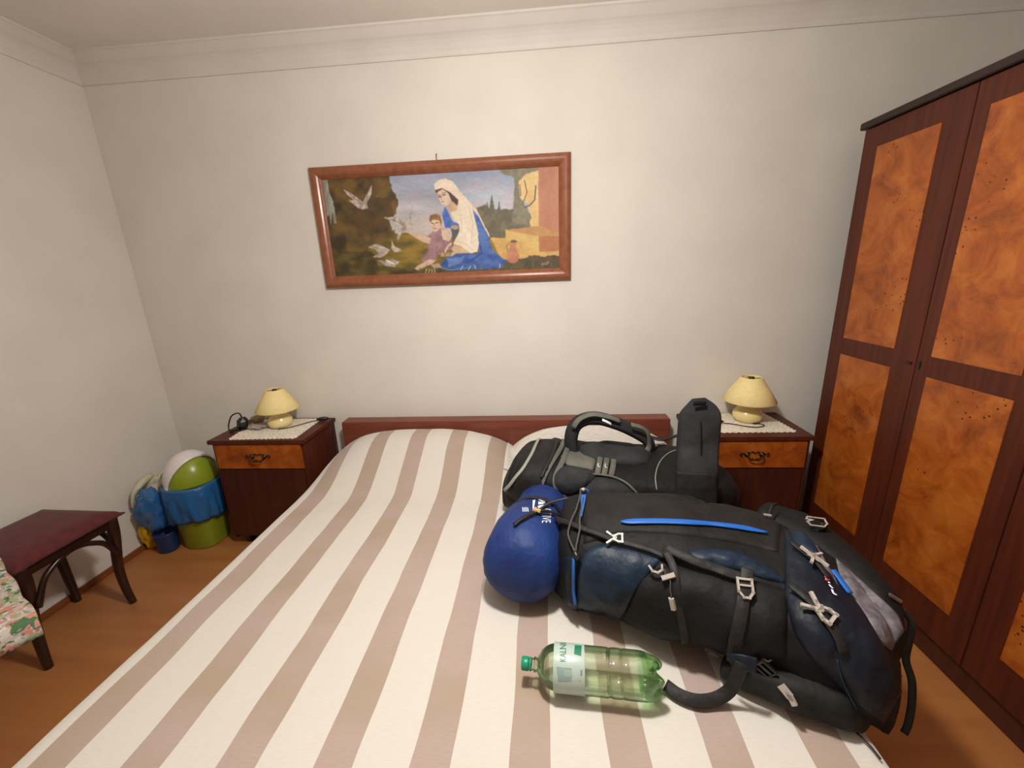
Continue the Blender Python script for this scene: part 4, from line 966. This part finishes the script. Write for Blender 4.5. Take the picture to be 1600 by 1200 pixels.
# fabric panels
patch_on('top_panel', SA, [(908, 772), (990, 768), (1090, 768), (1160, 782), (1222, 812)], [(912, 850), (985, 832), (1080, 838), (1150, 848), (1215, 862)], M['charcoal'], t3, .008, 34, 12, wrinkle=.003, label='charcoal top panel')
strap_on('blue_zip', SA, [(970, 821), (1010, 820), (1060, 821), (1110, 825), (1155, 830), (1198, 838)], lambda s: .020 * min(1, .35 + 8 * s, .25 + 5 * (1 - s)), M['zipblue'], t3, .004, .012, label='long bright blue zip flap')
patch_on('side_panel', SA, [(902, 905), (912, 868), (945, 848), (990, 856), (1036, 872)], [(902, 955), (925, 972), (960, 975), (975, 960), (990, 925)], M['navyfab'], t3, .012, wrinkle=.004, seed=2, label='navy side panel')
patch_on('side_panel', SA, [(1074, 862), (1110, 858), (1150, 862), (1190, 880), (1228, 908)], [(1084, 878), (1110, 884), (1150, 892), (1190, 904), (1226, 912)], M['navyfab'], t3, .010, wrinkle=.008, seed=4, label='wrinkled navy panel')
patch_on('side_pocket', SA, [(1000, 905), (1040, 884), (1100, 890), (1170, 905), (1232, 922)], [(960, 985), (1010, 1005), (1090, 1018), (1160, 1026), (1228, 1032)], M['blackfab'], t3, .028, 30, 14, wrinkle=.006, seed=6, label='big black side pocket')
patch_on('lower_side', SA, [(880, 870), (880, 900), (885, 930), (890, 955)], [(905, 868), (902, 900), (904, 940), (915, 975)], M['navydark'], t3, .008, wrinkle=.004)
lid = patch_on('lid', SA, [(1226, 822), (1262, 842), (1300, 892), (1345, 950), (1385, 1020), (1408, 1080)], [(1226, 930), (1240, 985), (1268, 1030), (1305, 1070), (1345, 1105), (1380, 1130)], M['navydark'], t3, .022, 34, 16, wrinkle=.007, seed=8, label='dark navy lid')
patch_on('lid_panel', SA, [(1232, 828), (1252, 834), (1270, 856), (1284, 884)], [(1238, 860), (1252, 872), (1266, 882), (1280, 892)], M['navyfab'], t3, .027, 16, 8, wrinkle=.004)
# hip belt pad in front on the cover
pv, pf = loft([((.47, -1.47), (.50, -1.42), .478, .06), ((.53, -1.51), (.60, -1.43), .476, .085), ((.60, -1.55), (.69, -1.46), .474, .10), ((.67, -1.572), (.75, -1.49), .472, .09), ((.705, -1.57), (.77, -1.52), .470, .06)], zpack, 28, 7, 2.6, .008, 12, 2, .015)
hp = mesh_obj('hip_belt_pad', pv, pf, M['olive_pad'], t3); SC = Surf(v + pv, f + [[i + len(v) for i in q] for q in pf])
# straps on the body
strap_on('compression_strap', SA, [(872, 812), (900, 826), (935, 838), (962, 848), (1000, 858), (1040, 874)], .016, M['strap'], t3, .004, .014)
strap_on('compression_strap', SA, [(1040, 868), (1056, 900), (1062, 940), (1068, 985), (1066, 1006)], .020, M['strap'], t3, .004, .026)
strap_on('compression_strap', SA, [(1040, 862), (1080, 880), (1120, 896), (1156, 908)], .022, M['strap'], t3, .004, .026)
strap_on('compression_strap', SA, [(1164, 896), (1160, 920), (1157, 950), (1150, 985), (1150, 1014)], .028, M['strap'], t3, .004, .034)
strap_on('lid_strap', SA, [(1232, 858), (1262, 884), (1286, 912)], .016, M['strap'], t3, .004, .026)
strap_on('lid_strap', SA, [(1232, 925), (1262, 950), (1290, 985), (1306, 1012)], .020, M['strap'], t3, .004, .028)
# cords
tube_on('cord', SA, [(908, 772), (905, 800), (894, 828), (893, 842), (905, 866)], .0028, M['cord'], t3, .018, label='grey drawcord loop')
tube_on('cord', SA, [(913, 786), (910, 820), (906, 850), (905, 866)], .0028, M['cord'], t3, .018)
tube_on('cord_lock', SA, [(903, 864), (907, 872)], .008, M['black_plastic'], t3, .018, 3)
strap_on('pull_tab', SA, [(912, 780), (913, 796), (912, 813)], lambda s: .020 * max(.25, 1 - s * .8), M['zipblue'], t3, .004, .014, label='bright blue pull tab')
tube_on('bead', SA, [(911, 773), (914, 771)], .007, M['buckle'], t3, .016, 3)
strap_on('pull_tab', SA, [(917, 771), (924, 769), (929, 768)], .010, M['zipblue'], t3, .004, .012)
strap_on('blue_trim', SA, [(900, 872), (899, 895), (899, 920), (901, 940)], .009, M['zipblue'], t3, .003, .012, label='thin blue trim')
strap_on('blue_trim', SA, [(890, 966), (896, 972), (904, 978)], .012, M['navyfab'], t3, .003, .006)
# pale buckles
XB = lambda s: [([(-s, s * .75), (-s * .45, s * .35), (s * .1, 0), (-s * .45, -s * .35), (-s, -s * .75)], s * .34, False), ([(0, s * .3), (s * .5, s * .55), (s, s * .55), (s, -s * .55), (s * .5, -s * .55), (0, -s * .3)], s * .30, True)]
outline_on('buckle', SA, (962, 846), 14, XB(.020), .005, M['buckle'], t3, .020, label='pale grey side-release buckle')
outline_on('lid_clip', SA, (1262, 885), 35, [([(-.021, .020), (-.006, .004), (.006, -.004), (.022, -.019)], .007, False), ([(-.012, -.022), (-.004, -.006), (.004, .006), (.020, .016)], .007, False), ([(-.006, .004), (.006, -.004)], .012, False)], .006, M['buckle'], t3, .034, label='pale cross-shaped clip')
outline_on('lid_buckle', SA, (1271, 962), 62, XB(.026), .006, M['buckle'], t3, .034, label='pale side-release buckle on the lid')
outline_on('ladder_buckle', SA, (1159, 921), 90, [([(-.018, .015), (.010, .015), (.022, .006), (.022, -.006), (.010, -.015), (-.018, -.015)], .006, True), ([(-.004, -.013), (-.004, .013)], .005, False)], .006, M['buckle'], t3, .038, label='pale ladder buckle')
outline_on('hook', SA, (1028, 888), 40, [([(-.014, -.010), (-.002, -.014), (.010, -.008), (.014, .004), (.008, .012)], .006, False)], .005, M['buckle'], t3, .030, label='pale hook')
outline_on('cord_lock', SA, (1046, 902), -15, [([(-.010, 0), (.010, 0)], .013, False)], .009, M['buckle'], t3, .032, label='pale cord lock')
outline_on('cord_end', SA, (1055, 930), 80, [([(-.009, 0), (.008, 0)], .014, False)], .007, M['buckle'], t3, .032, label='pale cord end')
tube_on('cord', SA, [(1034, 893), (1046, 903), (1051, 914), (1054, 926)], .002, M['cord'], t3, .034, 4)
outline_on('ladder_lock', SC, (1117, 1013), 4, [(rect_ring(.030, .012), .003, True)], .004, M['steel'], t3, .022, label='small metal ladder lock')
outline_on('buckle', SC, (1196, 1032), 30, [(rect_ring(.034, .026), .005, True), ([(-.01, 0), (.01, 0)], .008, False)], .006, M['black_plastic'], t3, .02, label='black buckle')
outline_on('buckle_glint', SC, (1200, 1042), 8, [([(-.010, .002), (0, -.004), (.010, 0), (0, .004)], .003, True)], .003, M['buckle'], t3, .02)
outline_on('metal_hook', SC, (1232, 1084), 42, [([(-.012, 0), (-.005, 0)], .018, False), ([(-.005, 0), (.006, 0)], .010, False), ([(.006, 0), (.013, -.002)], .014, False)], .006, M['buckle'], t3, .004, label='pale oval hook on the hip pad')
outline_on('zip_pull', SC, (934, 974), 10, [([(-.010, 0), (.010, .002)], .008, False)], .004, M['bead'], t3, .006)
strap_on('zip_line', SC, [(1300, 1020), (1318, 1060), (1336, 1098)], .003, M['navyfab'], t3, .002, .020)
# emblem: red mark and white script strokes on the lid
for c in ([(1279, 908), (1286, 915)], [(1285, 909), (1280, 915)]): strap_on('emblem', SA, c, .005, M['red_print'], lid, .001, .0265, 2)
strap_on('emblem', SA, [(1284, 918), (1288, 922)], .004, M['white_print'], lid, .001, .0265, 2)
strap_on('emblem', SA, [(1288, 926), (1290, 930), (1293, 932)], .0045, M['white_print'], lid, .001, .0265, 3)
strap_on('emblem', SA, [(1293, 934), (1295, 940), (1299, 942)], .0045, M['white_print'], lid, .001, .0265, 3)
# clips at the top right, far side
outline_on('strap_clip', None, (at(1278, 815, 2, .76), Vector((0, -.6, .8)).normalized()), 12, [([(-.012, .010), (-.026, .010), (-.030, .003), (-.014, .002), (-.030, -.004), (-.022, -.014), (.012, -.014), (.022, -.004), (.018, .010), (.0, .010)], .0035, True)], .004, M['buckle'], t3, 0, label='pale outlined clip beside the wardrobe')
free_ribbon('clip_strap', [at(1288, 818, 2, .752), at(1285, 826, 2, .74), at(1278, 836, 2, .71)], .018, M['blackfab'], t3, (0, -.5, 1), .005)
free_ribbon('load_strap', [at(1203, 812, 2, .735), at(1203, 800, 2, .75), at(1207, 790, 2, .765), at(1213, 787, 2, .765)], .008, M['strap'], t3, (0, -1, .3), .003)
outline_on('strap_clip', SA, (1197, 812), 20, [([(-.008, 0), (.008, 0)], .005, False)], .004, M['buckle'], t3, .014)
outline_on('strap_clip', SH, (1394, 936), 45, [([(-.010, 0), (.010, 0)], .008, False)], .005, M['steel'], t3, .006, label='grey clip at the far corner')
# hanging strap at right, over the bed edge
hs = [at(1408, 952, 0, .925), at(1424, 972, 0, .94), at(1420, 1000, 0, .93), at(1415, 1030, 0, .92), at(1424, 1062, 0, .915), at(1424, 1098, 0, .90), at(1419, 1128, 0, .885), at(1412, 1146, 0, .87)]
free_ribbon('hanging_strap', hs, .016, M['strap'], t3, (-.3, -1, .1), .004, 6, label='long black strap hanging over the bed edge')
free_ribbon('blue_tab', [at(1396, 1046, 0, .86), at(1402, 1052, 0, .87), at(1408, 1058, 0, .875)], .008, M['zipblue'], t3, (0, -1, .3), .003)
# strap loop lying on the cover in front
zb = .4735
lpn = [at(1160, 1036, 2, .60), at(1152, 1056, 2, .56), at(1140, 1078, 2, .515), at(1118, 1092, 2, .489), at(1090, 1095, 2, .485), at(1062, 1086, 2, .485), at(1040, 1070, 2, .486)]
free_ribbon('hip_belt_strap', lpn, .028, M['strap'], t3, lambda s: (-.3 + .3 * s, -.8 + .2 * s, .5 + .5 * s), .0035, 6, label='black strap curling onto the cover')
free_ribbon('hip_belt_strap', [at(1140, 1030, 2, .585), at(1160, 1034, 2, .60), at(1182, 1040, 2, .60)], .034, M['navydark'], t3, (0, -1, .4), .005)
tube('thin_cord', [at(1322, 1132, 2, .476), at(1342, 1148, 2, .477), at(1360, 1166, 2, .477), at(1376, 1186, 2, .476)], .002, M['strap'], t3)

# ================================================================== BLUE STUFF SACK strapped under the pack
t4 = empty('stuff_sack', (0, -1.0, .47), 'royal blue stuff sack strapped to the end of the navy backpack', 'stuff sack')
fa, na_ = Vector((.035, -.84, .572)), Vector((-.04, -1.21, .604)); ax = (na_ - fa)
def ssr(s):   # radius along the sack
    return .105 + .018 * smooth01((s - .25) / .4)
profl = [(0.0, -.035), (.045, -.032), (.08, -.018), (.098, .0), (.104, .04), (.103, .075), (.099, .10), (.103, .125), (.114, .16), (.125, .21), (.131, .27), (.131, .33), (.122, .385), (.098, .42), (.055, .44), (0, .447)]
pr2 = [(p.x, p.y) for p in catmull([(a, b_, 0) for a, b_ in profl], 3)]; pr2 = [(max(0, a), b_) for a, b_ in pr2]
vs, fs = lathe_data(pr2, fa, 48, ax)
out = []
c0 = fa
for p in vs:
    d = (p - fa); axn = ax.normalized(); s = d.dot(axn); rad = d - axn * s
    an = math.atan2(rad.z, rad.x); k = 1 + .05 * (noise.noise(p * 9) + .5 * noise.noise(p * 22)) + .022 * noise.noise(Vector((an * 5, s * 7, 2))) + .014 * noise.noise(Vector((an * 11, s * 9, 7))) + .02 * math.sin(math.atan2(rad.z, rad.x) * 14) * math.exp(-((s - .10) / .06) ** 2)
    q = fa + axn * s + rad * k; q.z = max(q.z, .4745); out.append(q)
sk = mesh_obj('sack_body', out, fs, M['royal'], t4); SS = Surf(out, fs)
# webbing round the sack
def ring_strap(s0, w, mat, lift, rr):
    axn = ax.normalized(); ex = Vector((0, 0, 1)).cross(axn).normalized(); ey = axn.cross(ex); C, NN = [], []
    for k in range(41):
        a = 2 * PI * k / 40; d = ex * math.cos(a) + ey * math.sin(a); p = fa + axn * (s0 + .0 * math.cos(a)) + d * rr; p.z = max(p.z, .4745); C.append(p + d * lift); NN.append(d)
    return ribbon_data(C, NN, w, .004)
vv, ff = ring_strap(.150, .016, None, .001, .113); mesh_obj('attachment_strap', vv, ff, M['strap'], t4, label='black webbing around the sack')
strap_on('attachment_strap', SS, [(804, 824), (816, 815), (828, 808), (842, 803), (858, 804), (870, 808), (884, 814)], .013, M['strap'], t4, .004, .010)
tube('attachment_cord', [SS.hit(838, 802)[0] + Vector((0, -.01, .012)), SS.hit(858, 790)[0] + Vector((0, -.01, .015)), at(884, 779, 1, -.98), at(905, 775, 1, -1.0)], .004, M['cord'], t4)
outline_on('toggle', SS, (837, 804), 60, [([(-.007, 0), (.008, 0)], .010, False), ([(-.002, -.006), (-.004, .008)], .006, False)], .008, M['bead'], t4, .012, label='tan plastic toggle')
# printed emblem and word on the sack, letters read downwards
def text_mesh(s, size, res=3):
    cu = bpy.data.curves.new('txt', 'FONT'); cu.body = s; cu.size = size; cu.align_x = 'LEFT'; cu.resolution_u = res
    ob = bpy.data.objects.new('txt', cu); COL.objects.link(ob); bpy.context.view_layer.update()
    me = bpy.data.meshes.new_from_object(ob.evaluated_get(bpy.context.evaluated_depsgraph_get())); bpy.data.objects.remove(ob); bpy.data.curves.remove(cu)
    bm = bmesh.new(); bm.from_mesh(me); bmesh.ops.triangulate(bm, faces=bm.faces); bmesh.ops.subdivide_edges(bm, edges=[e for e in bm.edges if e.calc_length() > size * .25], cuts=2); 
    vs = [v.co.copy() for v in bm.verts]; bm.verts.index_update(); fs = [[v.index for v in f.verts] for f in bm.faces]; bm.free(); return vs, fs
def print_on(name, surf, s, size, mapf, mat, parent, lift=.0012, label=None):
    vs, fs = text_mesh(s, size); out = []
    for p in vs:
        q, n = surf.hit(*mapf(p.x, p.y)); out.append(q + n * lift)
    o = len(out); fs2 = fs[:]
    return mesh_obj(name, out, fs2, mat, parent, smooth=False, label=label)
# reading direction downwards: text x -> +v, text y -> +u
print_on('lettering', SS, 'CTIVE', 20, lambda x, y: (848 + y * 1.0 - x * .03, 795 + x * .42), M['white_print'], sk, label='white lettering, partly under the webbing')
def flat_on(name, surf, polys, mat, parent, lift=.0014, label=None):
    vs, fs = [], []
    for pl in polys:
        bm = bmesh.new(); bv = [bm.verts.new((x, y, 0)) for x, y in pl]; bm.faces.new(bv); bmesh.ops.triangulate(bm, faces=bm.faces); bmesh.ops.subdivide_edges(bm, edges=list(bm.edges), cuts=3, use_grid_fill=True)
        bm.verts.index_update(); o = len(vs)
        for v_ in bm.verts: p, n_ = surf.hit(v_.co.x, v_.co.y); vs.append(p + n_ * lift)
        fs += [[o + v_.index for v_ in f_.verts] for f_ in bm.faces]; bm.free()
    return mesh_obj(name, vs, fs, mat, parent, smooth=False, label=label)
flat_on('emblem', SS, [[(841, 781), (852, 780), (864, 785), (856, 786), (846, 784)], [(841, 784), (852, 786), (848, 788), (841, 789)], [(840, 791), (849, 789), (851, 790), (841, 795)], [(832.5, 782), (836.5, 781.5), (834, 796), (832, 796)]], M['white_print'], sk, label='white mountain emblem')
for i in range(4): flat_on('small_print', SS, [[(816 + i * 2.6, 793 + (i % 2)), (817.2 + i * 2.6, 793), (818 + i * 2.6, 800), (816.8 + i * 2.6, 800)]], M['white_print'], sk)

# ================================================================== WATER BOTTLE
bA, bB = at(815, 1035, 2, .528), at(1036, 1059, 2, .528)
zr = .4735 + .0525
bA.z = zr + .0; bB.z = zr + .002
axb = (bB - bA); Lb = axb.length; axn = axb.normalized()
def pet(name, col, alpha_col, gloss=.12):
    m = bpy.data.materials.new(name); m.use_nodes = True; N = m.node_tree.nodes; L = m.node_tree.links; N.clear()
    out = N.new('ShaderNodeOutputMaterial'); tr = N.new('ShaderNodeBsdfTransparent'); tr.inputs[0].default_value = (*col, 1)
    gl = N.new('ShaderNodeBsdfGlossy'); gl.inputs['Roughness'].default_value = .06; gl.inputs[0].default_value = (1, 1, 1, 1)
    lw = N.new('ShaderNodeFresnel'); lw.inputs['IOR'].default_value = 1.5
    mx = N.new('ShaderNodeMixShader'); L.new(lw.outputs[0], mx.inputs[0]); L.new(tr.outputs[0], mx.inputs[1]); L.new(gl.outputs[0], mx.inputs[2])
    tl = N.new('ShaderNodeBsdfTranslucent'); tl.inputs[0].default_value = (*alpha_col, 1)
    mx2 = N.new('ShaderNodeMixShader'); mx2.inputs[0].default_value = gloss; L.new(mx.outputs[0], mx2.inputs[1]); L.new(tl.outputs[0], mx2.inputs[2]); L.new(mx2.outputs[0], out.inputs[0])
    return m
M['pet'] = pet('green_pet_plastic', (.955, .988, .925), (.5, .85, .45), .045)
M['petdark'] = pet('thick_green_pet', (.72, .92, .66), (.3, .7, .3), .12)
m, N, L, b = base_mat('water', (205, 225, 185), .02); b.inputs['Transmission Weight'].default_value = 1; b.inputs['IOR'].default_value = 1.33; M['water'] = m
N.remove(b); tr = N.new('ShaderNodeBsdfTransparent'); tr.inputs[0].default_value = (.975, .993, .94, 1); gs = N.new('ShaderNodeBsdfGlass'); gs.inputs['IOR'].default_value = 1.33; gs.inputs[0].default_value = (.97, .99, .93, 1); gs.inputs['Roughness'].default_value = 0.02
mx = N.new('ShaderNodeMixShader'); mx.inputs[0].default_value = .3; L.new(tr.outputs[0], mx.inputs[1]); L.new(gs.outputs[0], mx.inputs[2]); L.new(mx.outputs[0], N['Material Output'].inputs[0])
t5 = empty('water_bottle', (bA.x + axb.x / 2, bA.y + axb.y / 2, .478), 'green plastic mineral water bottle lying on the striped cover', 'bottle')
R0 = .052
def petal(r, h, a):
    k = smooth01((h - (Lb - .055)) / .05); lobes = .5 + .5 * math.cos(5 * a); return r * (1 - .10 * k * (1 - lobes)) if h < Lb - .004 else r, h - .018 * k * (1 - lobes) * (1 if r > .01 else 0)
bp_ = [(.0125, .016), (.0135, .03), (.0165, .032), (.0165, .036), (.014, .038), (.020, .043), (.034, .052), (.0445, .066), (.0500, .084), (.052, .105), (.052, .20), (.0515, .212), (.0500, .216), (.052, .222), (.052, Lb - .10), (.0505, Lb - .095), (.052, Lb - .088), (.052, Lb - .05), (.050, Lb - .03), (.044, Lb - .012), (.034, Lb - .002), (.022, Lb - .004), (.012, Lb - .016), (0, Lb - .020)]
bp2 = [(max(0, p.x), p.y) for p in catmull([(a, b_, 0) for a, b_ in bp_], 3)]
shell = lathe('shell', bp2, bA, M['pet'], t5, 60, axb, petal, caps=False)
mesh_b = [v_.co + Vector((t5.location.x, t5.location.y, t5.location.z)) for v_ in shell.data.vertices]
SBt = Surf(mesh_b, [list(p.vertices) for p in shell.data.polygons])
# ring of thick plastic at the foot
foot = [(r, h) for r, h in bp2 if h > Lb - .052]
lathe('foot', [(r * .975, h - .0015) for r, h in foot], bA, M['petdark'], t5, 60, axb, petal, caps=False, label='darker green petalled foot')
# water body, flat surface
wl = zr + .012
pw = [(0, .05)] + [(r - .0018, h) for r, h in bp2 if .052 < h < Lb - .03] + [(.03, Lb - .02), (0, Lb - .025)]
vs, fs = lathe_data(pw, bA, 48, axb); vs = [Vector((p.x, p.y, min(p.z, wl))) for p in vs]; mesh_obj('water', vs, fs, M['water'], t5)
# cap with ridges
lathe('cap', [(0, 0), (.013, 0), (.0150, .002), (.0152, .017), (.0145, .018), (0, .018)], bA, M['cap'], t5, 60, axb, lambda r, h, a: (r * (1 + (.03 if .001 < h < .0175 else 0) * math.cos(30 * a)), h), label='teal green ridged cap')
lathe('cap_ring', [(.0140, .020), (.0153, .020), (.0153, .025), (.0140, .025), (.0140, .020)], bA, M['cap'], t5, 40, axb, caps=False)
# paper-thin label wrapped round the body
M['label'] = base_mat('silvery_label', (176, 190, 180), .35)[0]; M['label'].node_tree.nodes['Principled BSDF'].inputs['Alpha'].default_value = .93
h0, h1 = (at(864, 1042, 2, zr + .045) - bA).dot(axn), (at(914, 1046, 2, zr + .045) - bA).dot(axn)
lb = lathe('label', [(.0526, h0), (.0529, h0 + .001), (.0529, h1 - .001), (.0526, h1), (.0524, h1), (.0524, h0), (.0526, h0)], bA, M['label'], t5, 60, axb, caps=False, label='silvery label reading KALNI')
SL = Surf(*lathe_data([(.0530, h0), (.0530, h1)], bA, 80, axb))
print_on('lettering', SL, 'KALNI', 15, lambda x, y: (884.5 - y * .95, 1034.5 - x * .72), M['green_print'], lb, .0006, label='dark green word KALNI')
flat_on('green_field', SL, [[(898, 1008), (909, 1009), (908, 1025), (897, 1022)]], M['green_print'], lb, .0006)
M['teal_tint'] = base_mat('grey_green_print', (134, 156, 150), .4)[0]
flat_on('info_panel', SL, [[(869, 1042), (893, 1044), (893, 1064), (872, 1064)]], M['teal_tint'], lb, .0006)
for i in range(5): flat_on('small_print', SL, [[(882 + i * 2.8, 1047), (883.2 + i * 2.8, 1047), (883.2 + i * 2.8, 1057), (882 + i * 2.8, 1057)]], M['label'], lb, .001)
print_on('small_lettering', SL, 'XXX', 6, lambda x, y: (910 - y * .8, 1056 - x * .75), M['green_print'], lb, .0008)
flat_on('red_mark', SL, [[(904, 1062), (907, 1065), (909, 1062), (907, 1064)]], M['red_print'], lb, .0008)
